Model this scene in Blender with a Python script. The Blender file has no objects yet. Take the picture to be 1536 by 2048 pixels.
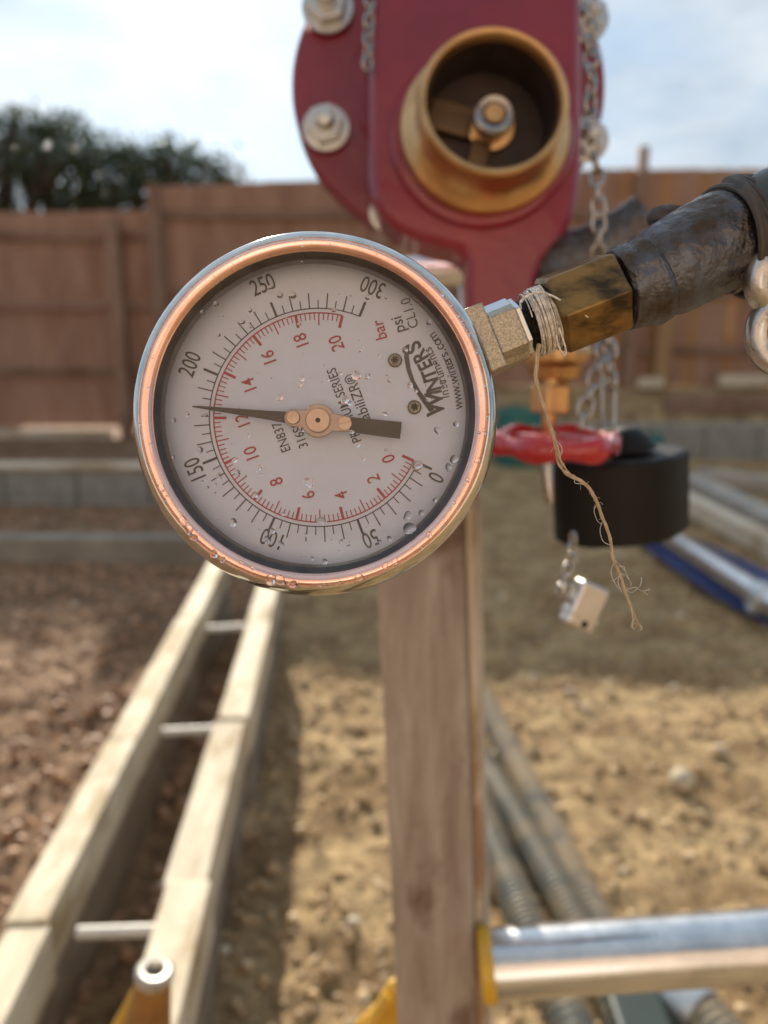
import bpy, bmesh, math, random
import numpy as np
from mathutils import Vector, Matrix, noise
random.seed(7)
R = math.radians
PI = math.pi

# ------------------------------------------------------------------ camera, world, sun
SC = bpy.context.scene
COL = SC.collection
F = 1547.0                      # focal length in photo pixels (1536 x 2048)
PITCH = R(13.6)
CAM = Vector((0, 0, 1.1))
FWD = Vector((0, math.cos(PITCH), -math.sin(PITCH)))
RGT = Vector((1, 0, 0))
UPV = Vector((0, math.sin(PITCH), math.cos(PITCH)))

cam = bpy.data.cameras.new('camera')
camo = bpy.data.objects.new('camera', cam)
COL.objects.link(camo)
camo.location = CAM
camo.rotation_euler = (PI / 2 - PITCH, 0, 0)
cam.sensor_fit = 'VERTICAL'
cam.sensor_height = 36
cam.sensor_width = 27
cam.lens = 36 * F / 2048
cam.clip_start = 0.02
cam.clip_end = 500
cam.dof.use_dof = True
cam.dof.focus_distance = 0.236
cam.dof.aperture_fstop = cam.lens / 3.9      # a phone lens: 3.9 mm aperture
SC.camera = camo

SUN_AZ = R(13.3)   # left of the view direction
SUN_EL = R(22.8)
world = bpy.data.worlds.new('World')
SC.world = world
world.use_nodes = True
nt = world.node_tree
nt.nodes.clear()
def wn(t, **k):
    n = nt.nodes.new(t)
    for a, b in k.items():
        setattr(n, a, b)
    return n
wo = wn('ShaderNodeOutputWorld')
bg = wn('ShaderNodeBackground')
bg.inputs['Strength'].default_value = 0.085
sky = wn('ShaderNodeTexSky', sky_type='NISHITA', sun_disc=False)
sky.sun_elevation = SUN_EL
sky.sun_rotation = -SUN_AZ
sky.air_density = 1.0
sky.dust_density = 0.6
sky.ozone_density = 1.5
tc = wn('ShaderNodeTexCoord')
mp = wn('ShaderNodeMapping')
mp.inputs['Scale'].default_value = (1.0, 1.0, 2.2)
mp.inputs['Location'].default_value = (0.35, 0.2, 0.4)
nz = wn('ShaderNodeTexNoise')
nz.inputs['Scale'].default_value = 2.3
nz.inputs['Detail'].default_value = 7
nz.inputs['Roughness'].default_value = 0.55
nz.inputs['Distortion'].default_value = 0.3
rp = wn('ShaderNodeValToRGB')
rp.color_ramp.elements[0].position = 0.36
rp.color_ramp.elements[1].position = 0.62
nz2 = wn('ShaderNodeTexNoise')
nz2.inputs['Scale'].default_value = 5.0
nz2.inputs['Detail'].default_value = 5
rp2 = wn('ShaderNodeValToRGB')
rp2.color_ramp.elements[0].position = 0.3
rp2.color_ramp.elements[0].color = (3.9, 4.7, 5.6, 1)
rp2.color_ramp.elements[1].position = 0.7
rp2.color_ramp.elements[1].color = (9.2, 9.2, 9.0, 1)
# thin haze in the blue part, so the sky is pale as in the photograph
hz = wn('ShaderNodeMix', data_type='RGBA', blend_type='MIX')
hz.inputs[0].default_value = 0.78
hz.inputs[7].default_value = (3.6, 5.4, 7.4, 1)
mx = wn('ShaderNodeMix', data_type='RGBA', blend_type='MIX')
L = nt.links.new
L(tc.outputs['Generated'], mp.inputs['Vector'])
L(mp.outputs['Vector'], nz.inputs['Vector'])
L(mp.outputs['Vector'], nz2.inputs['Vector'])
L(nz.outputs['Fac'], rp.inputs['Fac'])
L(nz2.outputs['Fac'], rp2.inputs['Fac'])
L(sky.outputs['Color'], hz.inputs[6])
L(rp.outputs['Color'], mx.inputs[0])
L(hz.outputs[2], mx.inputs[6])
L(rp2.outputs['Color'], mx.inputs[7])
# clouds and haze scatter forward: brighter round the sun, dimmer opposite
vdot = wn('ShaderNodeVectorMath', operation='DOT_PRODUCT')
vdot.inputs[1].default_value = (-math.sin(SUN_AZ) * math.cos(SUN_EL), math.cos(SUN_AZ) * math.cos(SUN_EL), math.sin(SUN_EL))
L(tc.outputs['Generated'], vdot.inputs[0])
fo = wn('ShaderNodeMapRange', interpolation_type='SMOOTHERSTEP')
fo.inputs['From Min'].default_value = -1.0
fo.inputs['From Max'].default_value = 1.0
fo.inputs['To Min'].default_value = 0.40
fo.inputs['To Max'].default_value = 0.80
L(vdot.outputs['Value'], fo.inputs['Value'])
pw = wn('ShaderNodeMath', operation='POWER', use_clamp=True)
pw.inputs[1].default_value = 22
L(vdot.outputs['Value'], pw.inputs[0])
ma = wn('ShaderNodeMath', operation='MULTIPLY_ADD')
ma.inputs[1].default_value = 0.30
L(pw.outputs[0], ma.inputs[0]); L(fo.outputs['Result'], ma.inputs[2])
sc_n = wn('ShaderNodeVectorMath', operation='SCALE')
L(mx.outputs[2], sc_n.inputs[0]); L(ma.outputs[0], sc_n.inputs['Scale'])
L(sc_n.outputs[0], bg.inputs['Color'])
L(bg.outputs[0], wo.inputs['Surface'])

sun = bpy.data.lights.new('sun', 'SUN')
sun.energy = 5.0
sun.angle = R(0.5)
sun.color = (1.0, 0.89, 0.73)
suno = bpy.data.objects.new('sun', sun)
COL.objects.link(suno)
sdir = Vector((-math.sin(SUN_AZ) * math.cos(SUN_EL), math.cos(SUN_AZ) * math.cos(SUN_EL), math.sin(SUN_EL)))
suno.rotation_euler = sdir.to_track_quat('Z', 'Y').to_euler()
suno.location = (0, 0, 10)

SC.view_settings.view_transform = 'Standard'
SC.view_settings.look = 'None'
SC.view_settings.exposure = 0.85
SC.view_settings.gamma = 1
SC.view_settings.use_curve_mapping = False
SC.render.engine = 'CYCLES'
SC.cycles.use_denoising = True
SC.cycles.max_bounces = 8
SC.cycles.transparent_max_bounces = 12
SC.cycles.sample_clamp_indirect = 8
SC.cycles.blur_glossy = 0.0

# ------------------------------------------------------------------ helpers
def P(px, py, d):
    """world point seen at photo pixel (px, py) at depth d (metres along the view axis)"""
    return CAM + d * (FWD + (px - 768) / F * RGT - (py - 1024) / F * UPV)

def G(px, py, z=0.0):
    v = FWD + (px - 768) / F * RGT - (py - 1024) / F * UPV
    t = (z - CAM.z) / v.z
    return CAM + t * v

class MB:
    def __init__(s):
        s.v = []; s.f = []
    def add(s, verts, faces, M=None):
        o = len(s.v)
        if M is not None:
            verts = [M @ Vector(p) for p in verts]
        s.v.extend([tuple(p) for p in verts])
        s.f.extend([tuple(i + o for i in f) for f in faces])
        return s
    def box(s, lo, hi, M=None):
        x0, y0, z0 = lo; x1, y1, z1 = hi
        v = [(x0,y0,z0),(x1,y0,z0),(x1,y1,z0),(x0,y1,z0),(x0,y0,z1),(x1,y0,z1),(x1,y1,z1),(x0,y1,z1)]
        f = [(0,3,2,1),(4,5,6,7),(0,1,5,4),(1,2,6,5),(2,3,7,6),(3,0,4,7)]
        return s.add(v, f, M)
    def lathe(s, prof, M=None, n=48, closed=False, cap=False):
        """prof: list of (r, z) about the local z axis"""
        v = []; f = []
        m = len(prof)
        for i in range(n):
            a = 2 * PI * i / n
            for r, z in prof:
                v.append((r * math.cos(a), r * math.sin(a), z))
        for i in range(n):
            j = (i + 1) % n
            for k in range(m - (0 if closed else 1)):
                l = (k + 1) % m
                f.append((i*m+k, j*m+k, j*m+l, i*m+l))
        if cap:
            f.append(tuple(i*m for i in range(n))[::-1])
            f.append(tuple(i*m+m-1 for i in range(n)))
        return s.add(v, f, M)
    def prism(s, pts, z0, z1, M=None):
        n = len(pts)
        v = [(x, y, z0) for x, y in pts] + [(x, y, z1) for x, y in pts]
        f = [tuple(range(n))[::-1], tuple(range(n, 2*n))]
        for i in range(n):
            j = (i + 1) % n
            f.append((i, j, n + j, n + i))
        return s.add(v, f, M)
    def tube(s, path, rad, n=12, cap=True, closed=False, jit=0.0, sq=None):
        pts = [Vector(p) for p in path]
        m = len(pts)
        if not hasattr(rad, '__len__'):
            rad = [rad] * m
        tan = []
        for i in range(m):
            if closed:
                t = pts[(i+1) % m] - pts[i-1]
            else:
                t = pts[min(i+1, m-1)] - pts[max(i-1, 0)]
            tan.append(t.normalized() if t.length > 1e-12 else Vector((0,0,1)))
        ref = Vector((0,0,1)) if abs(tan[0].z) < 0.9 else Vector((1,0,0))
        u = (ref - tan[0] * ref.dot(tan[0])).normalized()
        v = []; f = []
        for i in range(m):
            u = (u - tan[i] * u.dot(tan[i]))
            u.normalize()
            w = tan[i].cross(u)
            for k in range(n):
                a = 2 * PI * k / n
                r = rad[i] * (1 + (random.uniform(-jit, jit) if jit else 0))
                v.append(pts[i] + u * (r * math.cos(a)) + w * (r * math.sin(a)))
        for i in range(m if closed else m - 1):
            j = (i + 1) % m
            for k in range(n):
                l = (k + 1) % n
                f.append((i*n+k, i*n+l, j*n+l, j*n+k))
        if cap and not closed:
            f.append(tuple(range(n))[::-1])
            f.append(tuple((m-1)*n + k for k in range(n)))
        return s.add(v, f)
    def ico(s, c, r, sub=1, sc=(1,1,1), M=None, jit=0):
        bm = bmesh.new()
        bmesh.ops.create_icosphere(bm, subdivisions=sub, radius=1)
        vs = []
        for p in bm.verts:
            q = p.co * (1 + random.uniform(-jit, jit))
            q = Vector((q.x*sc[0]*r, q.y*sc[1]*r, q.z*sc[2]*r))
            if M is not None: q = M @ q
            vs.append(q + Vector(c))
        fs = [tuple(v.index for v in f.verts) for f in bm.faces]
        bm.free()
        return s.add(vs, fs)

def thing(name, label, cat, loc=(0,0,0), group=None):
    o = bpy.data.objects.new(name, None)
    COL.objects.link(o)
    o.location = loc
    o.empty_display_size = 0.02
    o['label'] = label; o['category'] = cat
    if group: o['group'] = group
    return o

def wloc(o):
    v = Vector(o.location)
    while o.parent:
        o = o.parent
        v += Vector(o.location)
    return v

def obj(name, mb, mat, parent=None, loc=None, sharp=35, bevel=0, kind=None, sub=0, label=None):
    """mesh built in world coordinates; its origin goes to loc (or the first vertex's area)"""
    vs = np.array([tuple(p) for p in mb.v], dtype=float)
    if loc is None:
        loc = Vector(vs.mean(axis=0)) if not parent else wloc(parent)
    loc = Vector(loc)
    vs = vs - np.array(loc)
    me = bpy.data.meshes.new(name)
    me.from_pydata(vs.tolist(), [], mb.f)
    me.validate()
    if sharp is not None:
        me.shade_smooth()
        me.set_sharp_from_angle(angle=R(sharp))
    if mat: me.materials.append(mat)
    o = bpy.data.objects.new(name, me)
    COL.objects.link(o)
    if parent:
        o.parent = parent
        o.location = loc - wloc(parent)
    else:
        o.location = loc
    if bevel:
        b = o.modifiers.new('bevel', 'BEVEL')
        b.width = bevel; b.segments = 2; b.limit_method = 'ANGLE'; b.angle_limit = R(40)
        b.harden_normals = False
    if sub:
        m = o.modifiers.new('sub', 'SUBSURF'); m.levels = sub; m.render_levels = sub
    if kind: o['kind'] = kind
    if label: o['label'] = label
    return o

def tag(o, label, cat, group=None, kind=None):
    o['label'] = label; o['category'] = cat
    if group: o['group'] = group
    if kind: o['kind'] = kind
    return o

# ------------------------------------------------------------------ materials
def mat(name, col, rough=0.6, metal=0.0, var=0.0, vscale=20, col2=None, bump=0.0, bscale=60, spec=0.5,
        ramp=(0.35, 0.65), stretch=None, coat=0.0, detail=6, rvar=0.0, coords='Object', sss=0, sheen=0):
    m = bpy.data.materials.new(name)
    m.use_nodes = True
    t = m.node_tree
    b = t.nodes['Principled BSDF']
    b.inputs['Roughness'].default_value = rough
    b.inputs['Metallic'].default_value = metal
    b.inputs['Specular IOR Level'].default_value = spec
    b.inputs['Coat Weight'].default_value = coat
    b.inputs['Coat Roughness'].default_value = 0.12
    b.inputs['Base Color'].default_value = (*col, 1)
    tcn = t.nodes.new('ShaderNodeTexCoord')
    src = tcn.outputs[coords]
    if stretch:
        mpn = t.nodes.new('ShaderNodeMapping')
        mpn.inputs['Scale'].default_value = stretch
        t.links.new(src, mpn.inputs['Vector'])
        src = mpn.outputs['Vector']
    if col2 is not None or var:
        n = t.nodes.new('ShaderNodeTexNoise')
        n.inputs['Scale'].default_value = vscale
        n.inputs['Detail'].default_value = detail
        n.inputs['Roughness'].default_value = 0.62
        t.links.new(src, n.inputs['Vector'])
        r = t.nodes.new('ShaderNodeValToRGB')
        r.color_ramp.elements[0].position = ramp[0]
        r.color_ramp.elements[1].position = ramp[1]
        c2 = col2 if col2 is not None else tuple(c * (1 - var) for c in col)
        r.color_ramp.elements[0].color = (*c2, 1)
        r.color_ramp.elements[1].color = (*col, 1)
        t.links.new(n.outputs['Fac'], r.inputs['Fac'])
        t.links.new(r.outputs['Color'], b.inputs['Base Color'])
        if rvar:
            mr = t.nodes.new('ShaderNodeMapRange')
            mr.inputs['To Min'].default_value = max(0.02, rough - rvar)
            mr.inputs['To Max'].default_value = min(1, rough + rvar)
            t.links.new(n.outputs['Fac'], mr.inputs['Value'])
            t.links.new(mr.outputs['Result'], b.inputs['Roughness'])
    if bump:
        n2 = t.nodes.new('ShaderNodeTexNoise')
        n2.inputs['Scale'].default_value = bscale
        n2.inputs['Detail'].default_value = 8
        t.links.new(src, n2.inputs['Vector'])
        bp = t.nodes.new('ShaderNodeBump')
        bp.inputs['Strength'].default_value = 1.0
        bp.inputs['Distance'].default_value = bump
        t.links.new(n2.outputs['Fac'], bp.inputs['Height'])
        t.links.new(bp.outputs['Normal'], b.inputs['Normal'])
    m['bsdf'] = 1
    return m

M_steel = mat('polished_steel', (0.66, 0.65, 0.62), 0.10, 1.0, var=0.18, vscale=180, rvar=0.06, bump=0.00003, bscale=500)
M_bezel_glow = mat('bezel_painted_reflection', (0.97, 0.65, 0.57), 0.25, 1.0, col2=(0.80, 0.50, 0.43), vscale=60, ramp=(0.3, 0.6), rvar=0.1, bump=0.00006, bscale=260)  # steel bezel face; a warm reflection is painted into its base colour
M_case = mat('dark_case', (0.055, 0.050, 0.052), 0.35, 0.0, var=0.5, vscale=150, bump=0.00005, bscale=400)
M_dial = mat('dial_white', (0.53, 0.575, 0.69), 0.45, 0.0, col2=(0.47, 0.51, 0.62), vscale=28, ramp=(0.3, 0.7))
M_black = mat('dial_black_ink', (0.025, 0.02, 0.022), 0.5)
M_red_ink = mat('dial_red_ink', (0.30, 0.018, 0.035), 0.5)
M_needle = mat('needle_black', (0.030, 0.017, 0.013), 0.4, 0.0, var=0.4, vscale=300)
M_hub = mat('hub_bronze', (0.37, 0.28, 0.23), 0.38, 0.7, var=0.15, vscale=300, bump=0.00002, bscale=900)
M_hub2 = mat('hub_cap_bronze', (0.48, 0.35, 0.28), 0.3, 0.7, var=0.12, vscale=300, bump=0.00002, bscale=900)
M_hole = mat('pivot_hole_dark', (0.01, 0.01, 0.008), 0.8)
M_dscrew = mat('dial_screw_steel', (0.22, 0.19, 0.17), 0.35, 0.9, var=0.4, vscale=700)
M_cast = mat('cast_stainless', (0.48, 0.43, 0.35), 0.36, 0.9, col2=(0.31, 0.265, 0.20), vscale=1500, bump=0.00018, bscale=1600, ramp=(0.4, 0.6))
M_flat = mat('milled_flat_steel', (0.62, 0.63, 0.65), 0.16, 1.0, var=0.1, vscale=300, stretch=(1, 8, 1), bump=0.00002, bscale=800)
M_thread = mat('oily_thread', (0.12, 0.11, 0.10), 0.35, 0.8, var=0.5, vscale=400, bump=0.00005, bscale=600)
M_brass_dirty = mat('worn_brass', (0.27, 0.165, 0.062), 0.34, 0.85, col2=(0.055, 0.040, 0.025), vscale=130, ramp=(0.36, 0.60), stretch=(0.5, 1.2, 1.2), bump=0.00025, bscale=300, rvar=0.15)
M_iron = mat('dark_malleable_iron', (0.12, 0.127, 0.15), 0.31, 0.8, col2=(0.07, 0.048, 0.032), vscale=60, ramp=(0.40, 0.62), bump=0.0022, bscale=170, rvar=0.2)
M_strap = mat('rubber_strap', (0.035, 0.030, 0.030), 0.6, 0, col2=(0.07, 0.055, 0.045), vscale=150, bump=0.0005, bscale=250)
M_plug = mat('black_plastic_plug', (0.04, 0.045, 0.045), 0.28, 0, var=0.3, vscale=100, bump=0.0006, bscale=70)
M_twine = mat('hemp_twine', (0.55, 0.43, 0.29), 0.8, 0, col2=(0.36, 0.26, 0.16), vscale=700, stretch=(1, 1, 0.2), spec=0.3)
M_twine_w = mat('pale_sealing_fibre', (0.82, 0.78, 0.71), 0.5, 0, col2=(0.42, 0.37, 0.31), vscale=600, spec=0.4)
M_chrome = mat('zinc_chain_steel', (0.40, 0.385, 0.37), 0.24, 1.0, var=0.2, vscale=120, bump=0.0001, bscale=300, rvar=0.08)
M_red = mat('valve_red_paint', (0.235, 0.010, 0.030), 0.32, 0, col2=(0.16, 0.009, 0.026), vscale=9, coat=0.5, bump=0.0016, bscale=60, rvar=0.1)
M_redwheel = mat('handwheel_red_paint', (0.42, 0.004, 0.014), 0.3, 0, var=0.15, vscale=20, spec=0.5, coat=0.6, bump=0.0004, bscale=120)
M_brass = mat('clean_brass', (0.66, 0.41, 0.19), 0.32, 0.95, col2=(0.47, 0.28, 0.13), vscale=24, rvar=0.06, bump=0.0001, bscale=200)
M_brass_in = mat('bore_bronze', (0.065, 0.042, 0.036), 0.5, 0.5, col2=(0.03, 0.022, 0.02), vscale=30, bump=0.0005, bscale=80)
M_brass_web = mat('dull_bronze', (0.16, 0.095, 0.05), 0.45, 0.7, var=0.4, vscale=30)
M_link = mat('worn_steel_link', (0.60, 0.59, 0.57), 0.30, 0.95, var=0.25, vscale=200, bump=0.0003, bscale=260, rvar=0.1)
M_zinc = mat('zinc_bolt', (0.62, 0.63, 0.62), 0.3, 0.9, var=0.2, vscale=90)
M_blackcap = mat('black_cap_plastic', (0.006, 0.005, 0.0045), 0.5, 0, spec=0.25, var=0.3, vscale=40, bump=0.0004, bscale=90)
M_padlock = mat('padlock_alloy', (0.62, 0.60, 0.58), 0.35, 0.85, var=0.1, vscale=90)
M_post = mat('weathered_timber', (0.38, 0.295, 0.235), 0.75, 0, col2=(0.17, 0.105, 0.065), vscale=7, ramp=(0.34, 0.5), stretch=(6, 6, 0.9), bump=0.0012, bscale=40, spec=0.25)
M_postedge = mat('sawn_timber_edge', (0.60, 0.47, 0.33), 0.7, 0, var=0.3, vscale=12, stretch=(4, 4, 0.6))
M_galv = mat('galvanised_tube', (0.70, 0.71, 0.72), 0.24, 0.95, col2=(0.52, 0.54, 0.56), vscale=26, ramp=(0.35, 0.55), rvar=0.08, bump=0.0002, bscale=70)
M_galv2 = mat('dull_galvanised', (0.60, 0.63, 0.63), 0.35, 0.8, var=0.2, vscale=20)
M_beam = mat('pale_formwork_timber', (0.66, 0.585, 0.44), 0.8, 0, col2=(0.52, 0.44, 0.30), vscale=7, ramp=(0.3, 0.65), stretch=(4, 1.3, 2), bump=0.0015, bscale=50, spec=0.2)
M_beam_shade = mat('shaded_formwork_board', (0.36, 0.31, 0.25), 0.85, 0, col2=(0.24, 0.19, 0.14), vscale=6, stretch=(4, 1.2, 3), bump=0.0015, bscale=50, spec=0.2)
M_rod = mat('tie_rod_plastic', (0.66, 0.63, 0.56), 0.5, 0, var=0.15, vscale=30)
M_yellow = mat('yellow_stand_paint', (0.62, 0.36, 0.022), 0.42, 0, col2=(0.42, 0.20, 0.02), vscale=18, ramp=(0.3, 0.55), coat=0.2)
M_rust = mat('rusty_ochre_paint', (0.36, 0.17, 0.03), 0.5, 0, col2=(0.20, 0.085, 0.02), vscale=25, ramp=(0.3, 0.7))
M_collar = mat('worn_steel_collar', (0.58, 0.54, 0.48), 0.4, 0.8, var=0.2, vscale=90)
M_hose = mat('grey_corrugated_plastic', (0.12, 0.125, 0.11), 0.5, 0, spec=0.3, col2=(0.26, 0.21, 0.14), vscale=9, ramp=(0.42, 0.6))
M_hose_sand = mat('sand_caked_plastic', (0.34, 0.27, 0.18), 0.8, 0, col2=(0.15, 0.145, 0.13), vscale=9, ramp=(0.4, 0.55), bump=0.002, bscale=60)
M_tarp = mat('blue_tarpaulin', (0.010, 0.032, 0.15), 0.5, 0, var=0.3, vscale=6, bump=0.01, bscale=8)
M_board = mat('brown_fence_board', (0.36, 0.21, 0.15), 0.75, 0, col2=(0.25, 0.14, 0.10), vscale=5, ramp=(0.3, 0.7), stretch=(5, 5, 0.6), spec=0.2, coords='Object')
M_board2 = mat('orange_brown_fence_board', (0.42, 0.24, 0.125), 0.75, 0, col2=(0.28, 0.15, 0.08), vscale=5, ramp=(0.3, 0.7), stretch=(5, 5, 0.6), spec=0.2)
M_fpost = mat('fence_post_timber', (0.15, 0.085, 0.058), 0.8, 0, var=0.3, vscale=10, stretch=(4, 4, .5))
M_fpost2 = mat('pale_fence_post_timber', (0.42, 0.26, 0.13), 0.8, 0, var=0.3, vscale=10, stretch=(4, 4, .5))
M_block = mat('grey_block', (0.34, 0.34, 0.31), 0.9, 0, col2=(0.24, 0.24, 0.215), vscale=12, bump=0.004, bscale=60)
M_edge = mat('weathered_edging', (0.30, 0.27, 0.22), 0.85, 0, var=0.4, vscale=5)
M_plank = mat('pale_sawn_plank', (0.62, 0.55, 0.44), 0.8, 0, var=0.3, vscale=6, stretch=(1, 5, 5))
M_teal = mat('teal_plastic', (0.02, 0.16, 0.14), 0.4, 0, var=0.2, vscale=12)
M_dgreen = mat('dark_green_plastic', (0.02, 0.035, 0.03), 0.45, 0, var=0.2, vscale=12)
M_stone = mat('pale_pebble', (0.52, 0.45, 0.32), 0.8, 0, var=0.25, vscale=30, bump=0.001, bscale=50)
M_bark = mat('bark', (0.07, 0.055, 0.045), 0.9, 0, var=0.4, vscale=12, bump=0.01, bscale=20)
M_brick = None

def wood_mat(name, col, dark, stain, grain=(30, 30, 2.0), st_scale=3.0, st=(0.50, 0.62), bump=0.0008, rnd=0.25, rough=0.8, knots=0.0):
    """sawn timber: streaky grain, large irregular stains, and a little difference from board to board"""
    m = bpy.data.materials.new(name)
    m.use_nodes = True
    t = m.node_tree; b = t.nodes['Principled BSDF']; N = t.nodes.new; K = t.links.new
    b.inputs['Roughness'].default_value = rough
    b.inputs['Specular IOR Level'].default_value = 0.25
    tcn = N('ShaderNodeTexCoord'); oi = N('ShaderNodeObjectInfo')
    off = N('ShaderNodeVectorMath'); off.operation = 'ADD'
    sc_ = N('ShaderNodeVectorMath'); sc_.operation = 'SCALE'; sc_.inputs['Scale'].default_value = 9.0
    cmb = N('ShaderNodeCombineXYZ')
    for k in range(3): K(oi.outputs['Random'], cmb.inputs[k])
    K(cmb.outputs[0], sc_.inputs[0]); K(tcn.outputs['Object'], off.inputs[0]); K(sc_.outputs[0], off.inputs[1])
    mp1 = N('ShaderNodeMapping'); mp1.inputs['Scale'].default_value = grain; K(off.outputs[0], mp1.inputs['Vector'])
    g1 = N('ShaderNodeTexNoise'); g1.inputs['Scale'].default_value = 2.2; g1.inputs['Detail'].default_value = 9; g1.inputs['Roughness'].default_value = 0.7
    g1.inputs['Distortion'].default_value = 0.6
    K(mp1.outputs[0], g1.inputs['Vector'])
    r1 = N('ShaderNodeValToRGB'); r1.color_ramp.elements[0].position = 0.34; r1.color_ramp.elements[1].position = 0.66
    r1.color_ramp.elements[0].color = (*dark, 1); r1.color_ramp.elements[1].color = (*col, 1)
    K(g1.outputs['Fac'], r1.inputs['Fac'])
    s1 = N('ShaderNodeTexNoise'); s1.inputs['Scale'].default_value = st_scale; s1.inputs['Detail'].default_value = 6; s1.inputs['Roughness'].default_value = 0.65
    mp2 = N('ShaderNodeMapping'); mp2.inputs['Scale'].default_value = tuple(1.0 if g > 10 else 0.45 for g in grain)
    K(off.outputs[0], mp2.inputs['Vector']); K(mp2.outputs[0], s1.inputs['Vector'])
    r2 = N('ShaderNodeValToRGB'); r2.color_ramp.elements[0].position = st[0]; r2.color_ramp.elements[1].position = st[1]
    r2.color_ramp.elements[0].color = (1, 1, 1, 1); r2.color_ramp.elements[1].color = (*stain, 1)
    K(s1.outputs['Fac'], r2.inputs['Fac'])
    mu = N('ShaderNodeMix'); mu.data_type = 'RGBA'; mu.blend_type = 'MULTIPLY'; mu.inputs[0].default_value = 1
    K(r1.outputs[0], mu.inputs[6]); K(r2.outputs[0], mu.inputs[7])
    hs_ = N('ShaderNodeHueSaturation'); mr = N('ShaderNodeMapRange'); mr.inputs['To Min'].default_value = 1 - rnd; mr.inputs['To Max'].default_value = 1 + rnd
    K(oi.outputs['Random'], mr.inputs['Value']); K(mr.outputs[0], hs_.inputs['Value']); K(mu.outputs[2], hs_.inputs['Color'])
    K(hs_.outputs[0], b.inputs['Base Color'])
    bp = N('ShaderNodeBump'); bp.inputs['Distance'].default_value = bump; K(g1.outputs['Fac'], bp.inputs['Height']); K(bp.outputs[0], b.inputs['Normal'])
    return m
M_post = wood_mat('weathered_timber', (0.41, 0.35, 0.295), (0.235, 0.18, 0.14), (0.42, 0.30, 0.22), (34, 34, 2.2), 11.0, (0.52, 0.62), rnd=0)
M_postedge = wood_mat('sawn_timber_edge', (0.62, 0.54, 0.43), (0.40, 0.31, 0.22), (0.6, 0.46, 0.34), (60, 60, 2.5), 12.0, (0.5, 0.6), rnd=0)
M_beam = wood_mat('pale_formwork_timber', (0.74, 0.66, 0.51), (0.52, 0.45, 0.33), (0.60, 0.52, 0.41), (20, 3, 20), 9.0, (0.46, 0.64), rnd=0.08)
M_beam_shade = wood_mat('shaded_formwork_board', (0.30, 0.255, 0.20), (0.17, 0.13, 0.095), (0.55, 0.45, 0.36), (20, 3, 20), 6.0, rnd=0.15)  # formwork sides: their shade is put into a darker timber colour
M_board = wood_mat('brown_fence_board', (0.50, 0.318, 0.232), (0.36, 0.215, 0.15), (0.78, 0.72, 0.68), (14, 14, 1.0), 2.2, (0.42, 0.62), rnd=0.08)
M_board2 = wood_mat('orange_brown_fence_board', (0.56, 0.33, 0.17), (0.36, 0.20, 0.10), (0.72, 0.66, 0.62), (14, 14, 1.0), 2.2, (0.42, 0.62), rnd=0.14)
M_fpost = wood_mat('fence_post_timber', (0.35, 0.235, 0.17), (0.24, 0.155, 0.11), (0.7, 0.6, 0.55), (14, 14, 1.0), 3.0, rnd=0.1)
M_plank = wood_mat('pale_sawn_plank', (0.76, 0.68, 0.55), (0.5, 0.42, 0.31), (0.7, 0.62, 0.5), (3, 20, 20), 3.0, rnd=0.08)
M_claytile = mat('clay_roof_tile', (0.46, 0.31, 0.23), 0.8, 0, var=0.3, vscale=4)

# leaves: a little translucent
def leaf_mat(name, c1, c2):
    m = bpy.data.materials.new(name)
    m.use_nodes = True
    t = m.node_tree
    b = t.nodes['Principled BSDF']
    oi = t.nodes.new('ShaderNodeNewGeometry')
    r = t.nodes.new('ShaderNodeValToRGB')
    r.color_ramp.elements[0].color = (*c1, 1); r.color_ramp.elements[1].color = (*c2, 1)
    t.links.new(oi.outputs['Random Per Island'], r.inputs['Fac'])
    t.links.new(r.outputs['Color'], b.inputs['Base Color'])
    b.inputs['Roughness'].default_value = 0.13
    tr = t.nodes.new('ShaderNodeBsdfTranslucent')
    t.links.new(r.outputs['Color'], tr.inputs['Color'])
    ms = t.nodes.new('ShaderNodeMixShader')
    ms.inputs[0].default_value = 0.3
    t.links.new(b.outputs[0], ms.inputs[1]); t.links.new(tr.outputs[0], ms.inputs[2])
    t.links.new(ms.outputs[0], t.nodes['Material Output'].inputs['Surface'])
    return m
M_leaf = leaf_mat('evergreen_leaf', (0.028, 0.045, 0.022), (0.07, 0.10, 0.045))

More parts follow.
